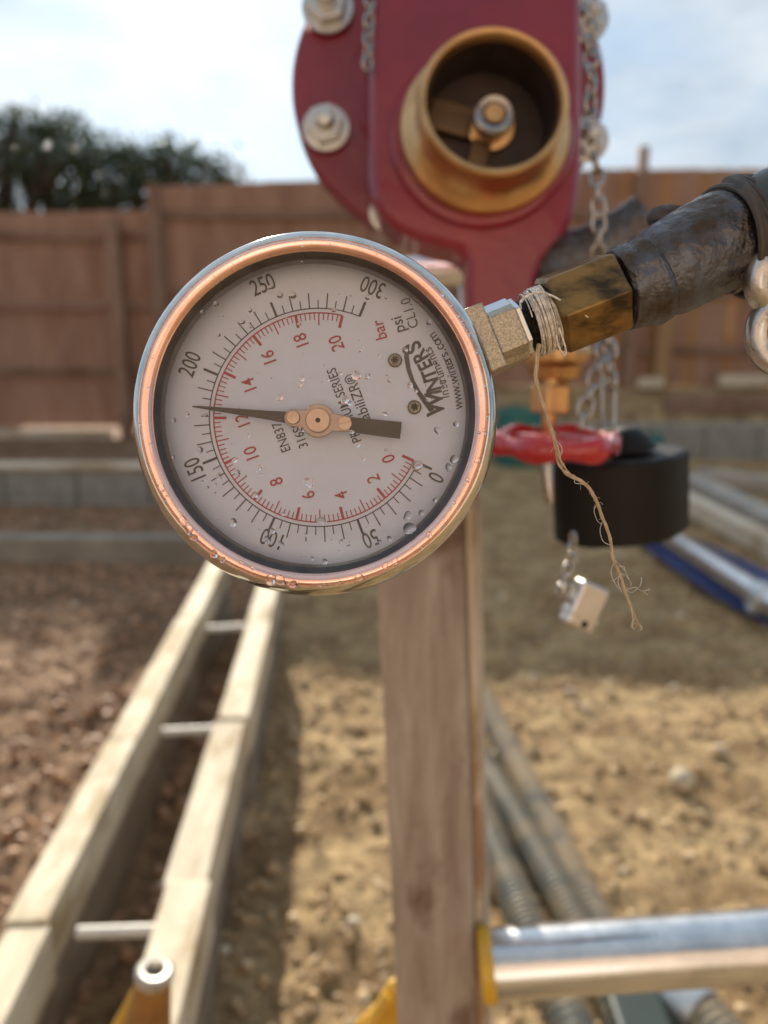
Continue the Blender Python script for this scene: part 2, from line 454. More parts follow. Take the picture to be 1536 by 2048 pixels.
def ground_mat():
    m = bpy.data.materials.new('sandy_soil')
    m.use_nodes = True
    t = m.node_tree; b = t.nodes['Principled BSDF']
    b.inputs['Roughness'].default_value = 0.9
    b.inputs['Specular IOR Level'].default_value = 0.25
    tcn = t.nodes.new('ShaderNodeTexCoord')
    def noi(sc, det=8, ro=0.6):
        n = t.nodes.new('ShaderNodeTexNoise'); n.inputs['Scale'].default_value = sc
        n.inputs['Detail'].default_value = det; n.inputs['Roughness'].default_value = ro
        t.links.new(tcn.outputs['Object'], n.inputs['Vector']); return n
    def ramp(src, a, ca, bb, cb):
        r = t.nodes.new('ShaderNodeValToRGB')
        r.color_ramp.elements[0].position = a; r.color_ramp.elements[0].color = (*ca, 1)
        r.color_ramp.elements[1].position = bb; r.color_ramp.elements[1].color = (*cb, 1)
        t.links.new(src, r.inputs['Fac']); return r
    n1 = noi(26)
    ng = noi(190, 4, 0.7)
    avg = t.nodes.new('ShaderNodeMath'); avg.operation = 'ADD'
    hf = t.nodes.new('ShaderNodeMath'); hf.operation = 'MULTIPLY'; hf.inputs[1].default_value = 0.5
    t.links.new(n1.outputs['Fac'], avg.inputs[0]); t.links.new(ng.outputs['Fac'], avg.inputs[1]); t.links.new(avg.outputs[0], hf.inputs[0])
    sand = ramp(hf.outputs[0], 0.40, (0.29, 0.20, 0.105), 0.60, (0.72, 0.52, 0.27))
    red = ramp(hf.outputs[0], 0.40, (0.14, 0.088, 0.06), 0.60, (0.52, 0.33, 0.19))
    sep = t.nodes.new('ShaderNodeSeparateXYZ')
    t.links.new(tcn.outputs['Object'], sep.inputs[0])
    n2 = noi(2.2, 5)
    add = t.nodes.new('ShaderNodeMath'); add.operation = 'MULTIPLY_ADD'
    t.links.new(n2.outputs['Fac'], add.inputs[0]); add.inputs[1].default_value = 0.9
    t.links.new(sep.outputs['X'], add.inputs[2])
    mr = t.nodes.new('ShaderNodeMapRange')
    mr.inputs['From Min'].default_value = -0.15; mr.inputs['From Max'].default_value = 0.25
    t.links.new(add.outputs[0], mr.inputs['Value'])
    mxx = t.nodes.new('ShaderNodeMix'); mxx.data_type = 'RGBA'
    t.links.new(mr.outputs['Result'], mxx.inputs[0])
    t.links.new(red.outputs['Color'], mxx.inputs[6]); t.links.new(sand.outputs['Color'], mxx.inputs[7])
    n3 = noi(5, 6)
    damp = ramp(n3.outputs['Fac'], 0.42, (0.62, 0.56, 0.52), 0.58, (1, 1, 1))
    mu = t.nodes.new('ShaderNodeMix'); mu.data_type = 'RGBA'; mu.blend_type = 'MULTIPLY'; mu.inputs[0].default_value = 1
    t.links.new(mxx.outputs[2], mu.inputs[6]); t.links.new(damp.outputs['Color'], mu.inputs[7])
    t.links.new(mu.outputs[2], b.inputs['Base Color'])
    n4 = noi(70, 10, 0.7)
    bp = t.nodes.new('ShaderNodeBump'); bp.inputs['Distance'].default_value = 0.02
    t.links.new(n4.outputs['Fac'], bp.inputs['Height'])
    t.links.new(bp.outputs['Normal'], b.inputs['Normal'])
    return m
M_ground = ground_mat()

def brick_mat():
    m = bpy.data.materials.new('orange_brickwork')
    m.use_nodes = True
    t = m.node_tree; b = t.nodes['Principled BSDF']
    b.inputs['Roughness'].default_value = 0.85
    tcn = t.nodes.new('ShaderNodeTexCoord')
    mpn = t.nodes.new('ShaderNodeMapping'); mpn.inputs['Rotation'].default_value = (PI/2, 0, 0)
    br = t.nodes.new('ShaderNodeTexBrick')
    br.inputs['Scale'].default_value = 1
    br.inputs['Brick Width'].default_value = 0.225; br.inputs['Row Height'].default_value = 0.075
    br.inputs['Mortar Size'].default_value = 0.008
    br.inputs['Color1'].default_value = (0.46, 0.33, 0.25, 1); br.inputs['Color2'].default_value = (0.38, 0.27, 0.20, 1)
    br.inputs['Mortar'].default_value = (0.45, 0.42, 0.36, 1)
    t.links.new(tcn.outputs['Object'], mpn.inputs['Vector']); t.links.new(mpn.outputs['Vector'], br.inputs['Vector'])
    t.links.new(br.outputs['Color'], b.inputs['Base Color'])
    return m
M_brickw = brick_mat()

def glass_mat():
    m = bpy.data.materials.new('clear_window')
    m.use_nodes = True
    t = m.node_tree
    for n in list(t.nodes):
        if n.type == 'BSDF_PRINCIPLED': t.nodes.remove(n)
    out = t.nodes['Material Output']
    tr = t.nodes.new('ShaderNodeBsdfTransparent'); tr.inputs['Color'].default_value = (0.97, 0.965, 0.97, 1)
    gl = t.nodes.new('ShaderNodeBsdfGlossy'); gl.inputs['Roughness'].default_value = 0.06
    df = t.nodes.new('ShaderNodeBsdfDiffuse'); df.inputs['Color'].default_value = (0.7, 0.68, 0.62, 1)
    fr = t.nodes.new('ShaderNodeFresnel'); fr.inputs['IOR'].default_value = 1.5
    ms = t.nodes.new('ShaderNodeMixShader'); ms2 = t.nodes.new('ShaderNodeMixShader')
    n = t.nodes.new('ShaderNodeTexNoise'); n.inputs['Scale'].default_value = 60; n.inputs['Detail'].default_value = 8
    tcn = t.nodes.new('ShaderNodeTexCoord'); t.links.new(tcn.outputs['Object'], n.inputs['Vector'])
    mr = t.nodes.new('ShaderNodeMapRange'); mr.inputs['From Min'].default_value = 0.52; mr.inputs['From Max'].default_value = 0.8
    mr.inputs['To Max'].default_value = 0.10
    t.links.new(n.outputs['Fac'], mr.inputs['Value'])
    t.links.new(mr.outputs['Result'], ms2.inputs[0])
    t.links.new(fr.outputs[0], ms.inputs[0]); t.links.new(tr.outputs[0], ms.inputs[1]); t.links.new(gl.outputs[0], ms.inputs[2])
    t.links.new(ms.outputs[0], ms2.inputs[1]); t.links.new(df.outputs[0], ms2.inputs[2])
    t.links.new(ms2.outputs[0], out.inputs['Surface'])
    return m
M_glass = glass_mat()
def water_mat():
    m = bpy.data.materials.new('water_drop')
    m.use_nodes = True
    b = m.node_tree.nodes['Principled BSDF']
    b.inputs['Transmission Weight'].default_value = 1
    b.inputs['IOR'].default_value = 1.33
    b.inputs['Roughness'].default_value = 0.04
    b.inputs['Base Color'].default_value = (1, 1, 1, 1)
    return m
M_water = water_mat()

# ------------------------------------------------------------------ ground
def coords(a, b, dense, lo, hi, far):
    c = list(np.arange(a, b, dense))
    x = b; s = dense
    while x < hi:
        c.append(x); s *= 1.12; x += s
    c.append(hi)
    x = a; s = dense; pre = []
    while x > lo:
        s *= 1.12; x -= s; pre.append(max(x, lo))
    return sorted(set(pre)) + c
gx = coords(-1.7, 1.7, 0.016, -160, 160, 0)
gy = coords(0.75, 3.6, 0.016, -80, 260, 0)
def ground_h(x, y):
    p = Vector((x, y, 0))
    h = 0.0
    near = max(0.0, min(1.0, (9 - abs(y)) / 3))
    if near > 0:
        h += near * (noise.fractal(p * 3.0, 0.9, 2.1, 4) * 0.018 + noise.fractal(p * 8.0, 0.8, 2.1, 4) * 0.013)
        h += near * 0.004 * noise.noise(p * 26.0)
    # bank rising to the fence on the right
    t = max(0.0, min(1.0, (y - 6.7) / 1.0)) * max(0.0, min(1.0, (x + 2.6) / 0.8))
    h += 0.5 * t * t * (3 - 2 * t)
    return h
gv = []
for y in gy:
    for x in gx:
        gv.append((x, y, ground_h(x, y)))
nx, ny = len(gx), len(gy)
gf = [(j*nx+i, j*nx+i+1, (j+1)*nx+i+1, (j+1)*nx+i) for j in range(ny-1) for i in range(nx-1)]
gm = MB(); gm.v = gv; gm.f = gf
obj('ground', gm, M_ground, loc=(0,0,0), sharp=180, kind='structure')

# loose stones and crumbs of soil
def crumbs(name, n, x0, x1, y0, y1, r0, r1, m, seed):
    rs = np.random.RandomState(seed)
    t = (1 + 5 ** 0.5) / 2
    iv = np.array([(-1,t,0),(1,t,0),(-1,-t,0),(1,-t,0),(0,-1,t),(0,1,t),(0,-1,-t),(0,1,-t),(t,0,-1),(t,0,1),(-t,0,-1),(-t,0,1)]) / 1.9
    fi = [(0,11,5),(0,5,1),(0,1,7),(0,7,10),(0,10,11),(1,5,9),(5,11,4),(11,10,2),(10,7,6),(7,1,8),(3,9,4),(3,4,2),(3,2,6),(3,6,8),(3,8,9),(4,9,5),(2,4,11),(6,2,10),(8,6,7),(9,8,1)]
    vs = []; fs = []
    for i in range(n):
        x = rs.uniform(x0, x1); y = y0 + (y1 - y0) * rs.uniform() ** 1.5
        r = r0 + (r1 - r0) * rs.uniform() ** 4
        q = iv * r * rs.uniform(0.7, 1.3, 3) * rs.uniform(0.8, 1.2, (12, 1))
        a = rs.uniform(0, 6.28); c, s = math.cos(a), math.sin(a)
        q = np.stack([q[:,0]*c - q[:,1]*s, q[:,0]*s + q[:,1]*c, q[:,2]], 1)
        q += (x, y, ground_h(x, y) + r * 0.25)
        o = len(vs)
        vs.extend(q.tolist()); fs.extend([(a+o, b+o, c2+o) for a, b, c2 in fi])
    mb = MB(); mb.v = vs; mb.f = fs
    o = obj(name, mb, m, loc=(0,0,0), sharp=50, kind='stuff')
    return o
M_crumb = mat('soil_crumb', (0.62, 0.46, 0.27), 0.8, 0, col2=(0.30, 0.20, 0.11), vscale=40, bump=0.001, bscale=200, coords='Object')
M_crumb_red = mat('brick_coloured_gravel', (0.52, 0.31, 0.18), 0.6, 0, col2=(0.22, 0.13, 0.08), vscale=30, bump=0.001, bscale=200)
o = crumbs('sandy_gravel', 16000, -0.35, 2.3, 0.85, 5.0, 0.0016, 0.013, M_crumb, 3)
tag(o, 'loose sandy gravel and clods scattered over the sunlit soil', 'gravel', kind='stuff')
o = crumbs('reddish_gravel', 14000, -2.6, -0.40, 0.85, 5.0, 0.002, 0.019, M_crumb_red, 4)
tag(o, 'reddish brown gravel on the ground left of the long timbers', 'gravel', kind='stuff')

M_peb = mat('mixed_pebbles', (0.58, 0.50, 0.38), 0.75, 0, col2=(0.25, 0.19, 0.13), vscale=5, ramp=(0.4, 0.6), detail=1)
o = crumbs('pebbles', 260, -2.2, 2.2, 0.9, 4.5, 0.007, 0.024, M_peb, 8)
tag(o, 'scattered pale and brown pebbles lying on the soil', 'pebbles', kind='stuff')

# the pale stone on the sand
g = G(1362, 1575)
mb = MB(); mb.ico((g.x, g.y, g.z + 0.022), 0.030, 3, (0.9, 1.15, 0.85), jit=0.02)
tag(obj('pebble', mb, M_stone, loc=(g.x, g.y, g.z)), 'pale rounded stone lying alone on the sunlit sand', 'stone')

# ------------------------------------------------------------------ fences
FY = 7.9
def zat(py, y):
    """height of a point seen at image row py if it stands at distance y"""
    a = PITCH + math.atan((py - 1024) / F)
    return CAM.z - math.tan(a) * y
def xat(px, py, y):
    v = FWD + (px - 768) / F * RGT - (py - 1024) / F * UPV
    return (px - 768) / F * (y / v.y)
board_me = {}
def fence(name, label, x0, x1, zb, zt_fn, mats, post_px, post_mats, rails, tall=None):
    t = thing(name, label, 'fence', ((x0+x1)/2, FY, zb))
    bw = 0.125; k = 0
    x = x0
    while x < x1:
        w = min(bw, x1 - x)
        zt = zt_fn(x)
        mb = MB()
        # feather-edged: one edge thicker, overlapping the next
        y0 = FY; h = random.uniform(-0.006, 0.006)
        lean = random.uniform(-0.002, 0.002)
        v = [(x, y0-0.018, zb), (x+w+0.012, y0-0.006, zb), (x+w+0.012, y0+0.001, zb), (x, y0+0.001, zb),
             (x+lean, y0-0.018, zt+h), (x+w+0.012+lean, y0-0.006, zt+h), (x+w+0.012+lean, y0+0.001, zt+h), (x+lean, y0+0.001, zt+h)]
        mb.add(v, [(0,3,2,1),(4,5,6,7),(0,1,5,4),(1,2,6,5),(2,3,7,6),(3,0,4,7)])
        obj('board', mb, (mats[k % len(mats)] if x > 2.0 else mats[0]), t, loc=(x, y0, zb), sharp=None)
        x += w; k += 1
    for (zr) in rails:
        mb = MB(); mb.box((x0, FY-0.062, zr-0.04), (x1, FY-0.02, zr+0.04))
        obj('rail', mb, M_fpost, t, loc=(x0, FY, zr), sharp=None, bevel=0.004)
    for px, pm, ztop, w in post_mats:
        xx = xat(px, 600, FY)
        mb = MB(); mb.box((xx-w/2, FY-0.17, -0.1 if zb < 0.2 else zb-0.45), (xx+w/2, FY-0.066, ztop))
        obj('fence_post', mb, pm, t, loc=(xx, FY, zb), sharp=None, bevel=0.006)
    return t
zl_top = zat(428, FY); zm_top = zat(372, FY); zr_top = zat(338, FY)
xs = xat(326, 420, FY)
tl = fence('timber_fence', 'lower brown close-board fence stretch below the dark tree', -8.0, xs, 0.10, lambda x: zl_top + 0.012 * (x + 5), [M_board],
      None, [(243, M_fpost, zl_top - 0.05, 0.12), (-320, M_fpost, zl_top - 0.05, 0.12)], [zat(472, FY), zat(612, FY), zat(742, FY)])
tr_ = fence('timber_fence', 'taller brown and orange close-board fence stretch behind the red valve', xs, 8.5, 0.50,
      lambda x: zm_top + (x - xs) / (xat(1200, 340, FY) - xs) * (zr_top - zm_top) if x < xat(1200, 340, FY) else zr_top,
      [M_board, M_board, M_board2], None,
      [(328, M_fpost, zm_top, 0.12), (1258, M_fpost, zr_top + 0.17, 0.08), (1325, M_fpost2, zat(600, FY), 0.15), (1900, M_fpost, zr_top, .12), (760, M_fpost, zm_top - 0.02, 0.12)],
      [zat(430, FY), zat(585, FY), zat(700, FY)])
# gravel boards under the fence
for (x0, x1, z0, z1, lab) in [(-8.0, xat(240, 875, FY), -0.04, 0.085, 'pale plank along the foot of the lower fence'),
                              (xat(1262, 750, FY), xat(1311, 750, FY), 0.50, 0.60, 'short pale plank at the fence foot beside the pale post'),
                              (xat(1420, 750, FY), 8.0, 0.52, 0.63, 'long pale plank at the fence foot right of the pale post')]:
    mb = MB(); mb.box((x0, FY-0.26, z0), (x1, FY-0.20, z1))
    tag(obj('gravel_board', mb, M_plank, loc=((x0+x1)/2, FY-0.23, z0), sharp=None, bevel=0.004), lab, 'plank', 'planks along the foot of the fence')

# block walls of the foundations
def block_wall(name, label, x0, x1, y, z0, z1, cap=None, bl=0.45, rows=1, m=M_block, capm=None):
    t = thing(name, label, 'wall', ((x0+x1)/2, y, z0))
    h = (z1 - z0) / rows
    first = None
    for r in range(rows):
        x = x0 - (bl / 2 if r % 2 else 0)
        while x < x1:
            mb = MB()
            d = random.uniform(-0.004, 0.004)
            if first is None:
                mb.box((0.004, -0.05, 0.003), (bl-0.006, 0.05, h-0.006))
                b = obj('block', mb, m, t, loc=(0,0,0), sharp=None, bevel=0.005); first = b
            else:
                b = first.copy(); COL.objects.link(b); b.parent = t
            b.location = Vector((x, y + d, z0 + r * h)) - Vector(t.location)
            x += bl
    if cap:
        mb = MB(); mb.box((x0, y-0.07, z1), (x1, y+0.06, z1+cap))
        obj('timber_capping', mb, capm or M_plank, t, loc=(x0, y, z1), sharp=None, bevel=0.004)
    return t
block_wall('foundation_wall', 'low grey block wall capped with a pale plank, in front of the left fence', -4.6, -0.55, 4.75, -0.03, 0.235, cap=0.03)
block_wall('foundation_wall', 'low grey block wall below the taller fence, behind the black cap', 0.9, 6.0, 6.5, -0.03, 0.30, rows=1)

# low edging timber
g = G(0, 1130)
mb = MB(); mb.box((-3.2, 3.50, -0.02), (xat(420, 1080, 3.5), 3.60, 0.125))
tag(obj('edging_timber', mb, M_edge, loc=(-2.0, 3.55, 0), sharp=None, bevel=0.006), 'long grey timber lying across the shaded ground at the left', 'timber')
# clutter near the fence foot
def barrel(px, py, y, r, h, m, lab):
    x = xat(px, py, y)
    z0 = ground_h(x, y)
    mb = MB(); mb.lathe([(0.0,0),(r*0.92,0),(r,0.02),(r,h*0.3),(r*1.03,h*0.33),(r,h*0.36),(r,h*0.68),(r*1.03,h*0.71),(r,h*0.74),(r,h-0.02),(r*0.92,h),(r*0.9,h-0.015),(0,h-0.015)],
                        Matrix.Translation((x, y, z0)), n=28)
    return tag(obj('plastic_drum', mb, m, loc=(x, y, z0)), lab, 'drum')
barrel(1040, 840, 6.2, 0.19, 0.46, M_teal, 'teal plastic drum seen behind the brass gland')
barrel(1300, 860, 6.1, 0.11, 0.26, M_teal, 'small teal plastic tub behind the hanging chain')
# spoil and timber offcuts below the right-hand fence
mb = MB()
mb.box((xat(1330, 790, 7.3), 7.25, 0.30), (6.5, 7.35, 0.46))
tag(obj('stacked_sleeper', mb, M_fpost, loc=(3.5, 7.3, 0.3), sharp=None, bevel=0.01), 'dark timber sleeper lying below the taller fence', 'sleeper')

# ------------------------------------------------------------------ trees beyond the fence
def tree(label, cx, cy, blobs, nleaf, seed, limbs):
    rs = random.Random(seed)
    t = thing('evergreen_tree', label, 'tree', (cx, cy, 0), 'trees beyond the fence')
    mb = MB()
    top = max(b[2] for b in blobs)
    tr = [Vector((cx + 0.12*math.sin(k*1.3), cy, k * top / 6)) for k in range(7)]
    mb.tube(tr, [0.17 - 0.02 * k for k in range(7)], 10)
    obj('trunk', mb, M_bark, t)
    mb = MB()
    for b in blobs:
        k = rs.randint(1, 3)
        a = tr[k]; c = Vector(b[:3])
        mid = (a + c) / 2 + Vector((rs.uniform(-.2,.2), 0, rs.uniform(-.1,.2)))
        mb.tube([a, mid, c], [0.07, 0.05, 0.02], 6)
        for _ in range(5):
            e = c + Vector((rs.uniform(-1,1)*b[3], rs.uniform(-1,1)*b[3], rs.uniform(-.3,1)*b[4]))
            mb.tube([mid, (mid+e)/2 + Vector((0,0,.08)), e], [0.03, 0.02, 0.006], 5)
    obj('limbs', mb, M_bark, t)
    mb = MB()
    vs = []; fs = []
    for b in blobs:
        # several leaf sprays per blob, gaps between
        nspr = int(b[5] * 0.72)
        for s in range(nspr):
            u = Vector((rs.gauss(0,1), rs.gauss(0,1), rs.gauss(0,1))).normalized()
            rr = rs.uniform(0.35, 1.22)
            c = Vector(b[:3]) + Vector((u.x*b[3]*rr, u.y*b[3]*rr*0.8, u.z*b[4]*rr))
            sp = rs.uniform(0.06, 0.17)
            for _ in range(nleaf):
                q = c + Vector((rs.gauss(0, sp), rs.gauss(0, sp), rs.gauss(0, sp*0.7)))
                d = Vector((rs.uniform(-1,1), rs.uniform(-1,1), rs.uniform(-.5,.9))).normalized()
                e = d.cross(Vector((rs.uniform(-1,1), rs.uniform(-1,1), rs.uniform(-1,1)))).normalized()
                l = rs.uniform(0.04, 0.10); w = l * 0.33
                o = len(vs)
                vs += [tuple(q), tuple(q + d*l*0.5 + e*w), tuple(q + d*l), tuple(q + d*l*0.5 - e*w)]
                fs.append((o, o+1, o+2, o+3))
    mb.v = vs; mb.f = fs
    obj('crown', mb, M_leaf, t, sharp=None)
    return t
TY = 10.3
def blob(px, py, rx, ry, n):
    return (xat(px, py, TY), TY + random.uniform(-.5, .5), zat(py, TY), rx * TY / F, ry * TY / F, n)
tree('dark evergreen tree with a tall left crown, beyond the lower fence', xat(30, 500, TY), TY,
     [blob(20, 265, 75, 45, 60), blob(90, 250, 55, 30, 34), blob(-60, 300, 120, 90, 90), blob(60, 350, 130, 60, 100), blob(170, 350, 95, 60, 80), blob(185, 325, 60, 35, 40), blob(-150, 380, 120, 90, 60),
      blob(60, 440, 140, 60, 70)], 24, 11, 0)
tree('dark evergreen tree with the lower rounded crown, beside the flange', xat(330, 500, TY), TY,
     [blob(250, 320, 70, 38, 54), blob(350, 320, 75, 38, 58), blob(420, 350, 50, 32, 34), blob(300, 380, 120, 55, 90), blob(200, 400, 90, 50, 60), blob(430, 405, 55, 30, 30),
      blob(300, 450, 140, 50, 60)], 24, 12, 0)

# ------------------------------------------------------------------ unseen house, added behind the camera to give the gauge warm reflections
HY = -4.8
hs = thing('added_brick_house', 'orange brick house added out of view behind the camera for warm reflections', 'house', (0, HY, 0))
wins = [(-3.6, -2.2, 1.0, 2.2), (1.9, 3.3, 1.0, 2.2), (-3.6, -2.2, 3.4, 4.6), (1.9, 3.3, 3.4, 4.6), (-0.5, 0.5, 0.0, 2.1)]
mb = MB()
xsplit = sorted({-6.0, 6.0} | {w[0] for w in wins} | {w[1] for w in wins})
zsplit = sorted({0.0, 5.2} | {w[2] for w in wins} | {w[3] for w in wins})
for i in range(len(xsplit)-1):
    for j in range(len(zsplit)-1):
        xc = (xsplit[i]+xsplit[i+1])/2; zc = (zsplit[j]+zsplit[j+1])/2
        if any(w[0] < xc < w[1] and w[2] < zc < w[3] for w in wins): continue
        mb.add([(xsplit[i], HY, zsplit[j]), (xsplit[i+1], HY, zsplit[j]), (xsplit[i+1], HY, zsplit[j+1]), (xsplit[i], HY, zsplit[j+1])], [(3,2,1,0)])
mb.box((-6, HY-5.5, 0), (6, HY-0.25, 5.2))
obj('wall', mb, M_brickw, hs, sharp=None)
mb = MB(); mb.add([(-6.3,HY+.4,5.1),(6.3,HY+.4,5.1),(6.3,HY-2.7,7.6),(-6.3,HY-2.7,7.6),(-6.3,HY-5.8,5.1),(6.3,HY-5.8,5.1)], [(0,1,2,3),(3,2,5,4)])
obj('added_house_roof', mb, M_claytile, hs, sharp=None)
M_upvc = mat('added_house_window_frame', (0.8, 0.8, 0.78), 0.35)
M_wglass = mat('added_house_window_glass', (0.05, 0.06, 0.07), 0.04, 0, spec=0.8)
for w in wins[:4]:
    mb = MB()
    for a, b2, c, d in [(w[0], w[1], w[2], w[2]+.06), (w[0], w[1], w[3]-.06, w[3]), (w[0], w[0]+.06, w[2]+.06, w[3]-.06), (w[1]-.06, w[1], w[2]+.06, w[3]-.06), ((w[0]+w[1])/2-.03, (w[0]+w[1])/2+.03, w[2]+.06, w[3]-.06)]:
        mb.box((a, HY-.1, c), (b2, HY-.03, d))
    fr = obj('window', mb, M_upvc, hs, sharp=None)  # window of the added unseen house
    mb = MB(); mb.box((w[0]+.05, HY-.08, w[2]+.05), (w[1]-.05, HY-.07, w[3]-.05))
    obj('pane', mb, M_wglass, fr, sharp=None)
mb = MB(); mb.box((-0.5, HY-.12, 0.0), (0.5, HY-.06, 2.1))
obj('added_house_door', mb, M_upvc, hs, sharp=None, bevel=0.005)

# ------------------------------------------------------------------ long timber formwork
def formwork(label, near, far, w, h, joints, seed):
    """near / far: photo pixels of the centre line of the top; joints: photo rows where the boards meet"""
    rs = random.Random(seed)
    a = G(*near, h); b = G(*far, h)
    d = (b - a); d.z = 0; Ln = d.length; d.normalize()
    n = Vector((d.y, -d.x, 0))      # to the right
    t = thing('formwork_timber', label, 'timber', (a.x, a.y, 0), 'long formwork timbers')
    cuts = [-0.75] + joints + [Ln + 0.15]
    for k in range(len(cuts)-1):
        s0, s1 = cuts[k] + 0.003, cuts[k+1]
        dz = rs.uniform(-0.004, 0.004); off = rs.uniform(-0.005, 0.005)
        A = a + d * s0 + n * off; B = a + d * s1 + n * off
        def bx(A, B, lo, hi, z0, z1, m, nm):
            mb = MB()
            v = []
            for p in (A, B):
                for q, z in ((lo, z0), (hi, z0), (hi, z1), (lo, z1)):
                    v.append(p + n * q + Vector((0, 0, z - h)))
            mb.add(v, [(0,1,2,3), (7,6,5,4), (0,4,5,1), (1,5,6,2), (2,6,7,3), (3,7,4,0)])
            return obj(nm, mb, m, t, loc=(p.x, p.y, 0), sharp=None, bevel=0.003)
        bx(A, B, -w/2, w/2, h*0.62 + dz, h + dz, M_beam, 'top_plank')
        bx(A, B, -w/2+0.006, w/2-0.006, -0.03, h*0.61 + dz, M_beam_shade, 'side_board')
    return t, a, d, n
Lf, la, ld, ln = formwork('left of the two long pale formwork timbers running back from the camera', (36, 1880), (426, 1137), 0.062, 0.25, [0.03, 0.55, 1.25], 1)
Rf, ra, rd, rn = formwork('right of the two long pale formwork timbers, with three tie rods sticking out', (346, 1862), (535, 1180), 0.068, 0.25, [0.10, 0.62, 1.2], 2)
for (px, py, px2, py2, r) in [(300, 1860, 155, 1866, 0.0095), (425, 1458, 325, 1464, 0.0095), (492, 1252, 416, 1258, 0.0095)]:
    A = G(px + 30, py, 0.215); B = G(px2, py2, 0.215)
    mb = MB(); mb.tube([A, B], r, 12)
    obj('tie_rod', mb, M_rod, Rf, sharp=40)

# ------------------------------------------------------------------ corrugated hoses on the ground
def hose(label, pts, r, m, z0, group='corrugated hoses on the sand'):
    ctr = [Vector((*G(px, py, z0).xy, z0 + 0.0)) for px, py in pts]
    # resample a smooth curve
    out = []
    for i in range(len(ctr)-1):
        p0 = ctr[max(i-1,0)]; p1 = ctr[i]; p2 = ctr[i+1]; p3 = ctr[min(i+2,len(ctr)-1)]
        nn = max(2, int((p2-p1).length / 0.0022))
        for k in range(nn):
            s = k / nn
            out.append(0.5*((2*p1)+(-p0+p2)*s+(2*p0-5*p1+4*p2-p3)*s*s+(-p0+3*p1-3*p2+p3)*s**3))
    rad = []
    for i in range(len(out)):
        ph = (i % 6) / 6
        rad.append(r * (1.0 if ph < 0.5 else 0.89))
    mb = MB(); mb.tube(out, rad, 20)
    c = out[0]
    return tag(obj('corrugated_hose', mb, m, loc=(c.x, c.y, 0), sharp=60), label, 'hose', group)
hose('right-hand corrugated hose half buried and caked with sand', [(905, 1290), (975, 1420), (1070, 1600), (1165, 1790), (1240, 1960), (1290, 2090)], 0.034, M_hose_sand, 0.022)
hose('middle grey corrugated hose with a clean shiny top', [(880, 1380), (975, 1545), (1070, 1700), (1165, 1870), (1240, 2020), (1290, 2130)], 0.036, M_hose, 0.034)
hose('left-hand grey corrugated hose nearest the upright timber', [(850, 1420), (950, 1605), (1010, 1745), (1075, 1900), (1135, 2030), (1180, 2140)], 0.036, M_hose, 0.034)
# dark duct and coupling below the galvanised tube
g = G(1250, 2040)
mb = MB(); mb.box((g.x-0.04, g.y-0.12, 0.0), (g.x+0.045, g.y+0.05, 0.075))
tag(obj('drain_box', mb, M_dgreen, loc=(g.x, g.y, 0), sharp=None, bevel=0.008), 'dark green plastic box on the sand below the galvanised tube', 'box')
t = thing('pipe_coupling', 'grey ribbed pipe coupling below the galvanised tube', 'coupling', G(1350, 2040))
g = G(1350, 2030)
A = Vector((g.x-0.035, g.y+0.035, 0.05)); B = Vector((g.x+0.02, g.y-0.05, 0.05)); C3 = Vector((g.x+0.07, g.y-0.19, 0.05))
mb = MB(); mb.tube([A, A+(B-A)*0.04, A + (B-A)*0.5, A+(B-A)*0.9, B], [0.034, 0.043, 0.046, 0.046, 0.043], 24)
obj('cap', mb, M_galv2, t)
mb = MB(); pth = [B + (C3-B)*k/40 for k in range(41)]
mb.tube(pth, [0.040 if k % 4 < 2 else 0.037 for k in range(41)], 20)
obj('ribbed_pipe', mb, M_hose, t)

# ------------------------------------------------------------------ blue tarpaulin, big tube and planks at the right
mb = MB()
tp = [G(*p, 0.02) for p in [(1262, 1078), (1300, 1055), (1420, 1090), (1620, 1180), (1700, 1330), (1536, 1262), (1430, 1200), (1335, 1134)]]
nn = len(tp)
cen = sum(tp, Vector()) / nn
ring = [tp] + [[p.lerp(cen, s) for p in tp] for s in (0.3, 0.6)]
vs = []
for k, rr in enumerate(ring):
    for p in rr:
        vs.append((p.x, p.y, 0.022 + ground_h(p.x, p.y)*0.5 + (0.02*k) + random.uniform(0, 0.012)))
vs.append((cen.x, cen.y, 0.07))
fs = []
for k in range(2):
    for i in range(nn):
        j = (i+1) % nn
        fs.append((k*nn+i, k*nn+j, (k+1)*nn+j, (k+1)*nn+i))
for i in range(nn):
    fs.append((2*nn+i, 2*nn+(i+1) % nn, 3*nn))
mb.add(vs, fs)
o = obj('tarpaulin', mb, M_tarp, loc=(cen.x, cen.y, 0), sharp=180, sub=2)
s_ = o.modifiers.new('thick', 'SOLIDIFY'); s_.thickness = 0.003
tag(o, 'dark blue tarpaulin spread on the ground under the large galvanised pipe', 'tarpaulin')
t = thing('steel_pipe', 'large bright galvanised pipe lying on the blue tarpaulin', 'pipe', G(1440, 1150, 0.05))
A = G(1300, 1052, 0.10); B = G(1525, 1196, 0.10); C3 = G(1800, 1372, 0.10)
mb = MB(); mb.tube([A, B, C3], 0.050, 32); obj('pipe', mb, M_galv, t)
dd = (B - A).normalized()
mb = MB(); mb.tube([B - dd*0.03, B - dd*0.02, B + dd*0.05, B+dd*0.06], [0.052, 0.062, 0.062, 0.052], 28)
mb.ico(B - dd*0.0 + Vector((-0.05, -0.03, -0.03)), 0.022, 2)
obj('coupler', mb, M_galv2, t)
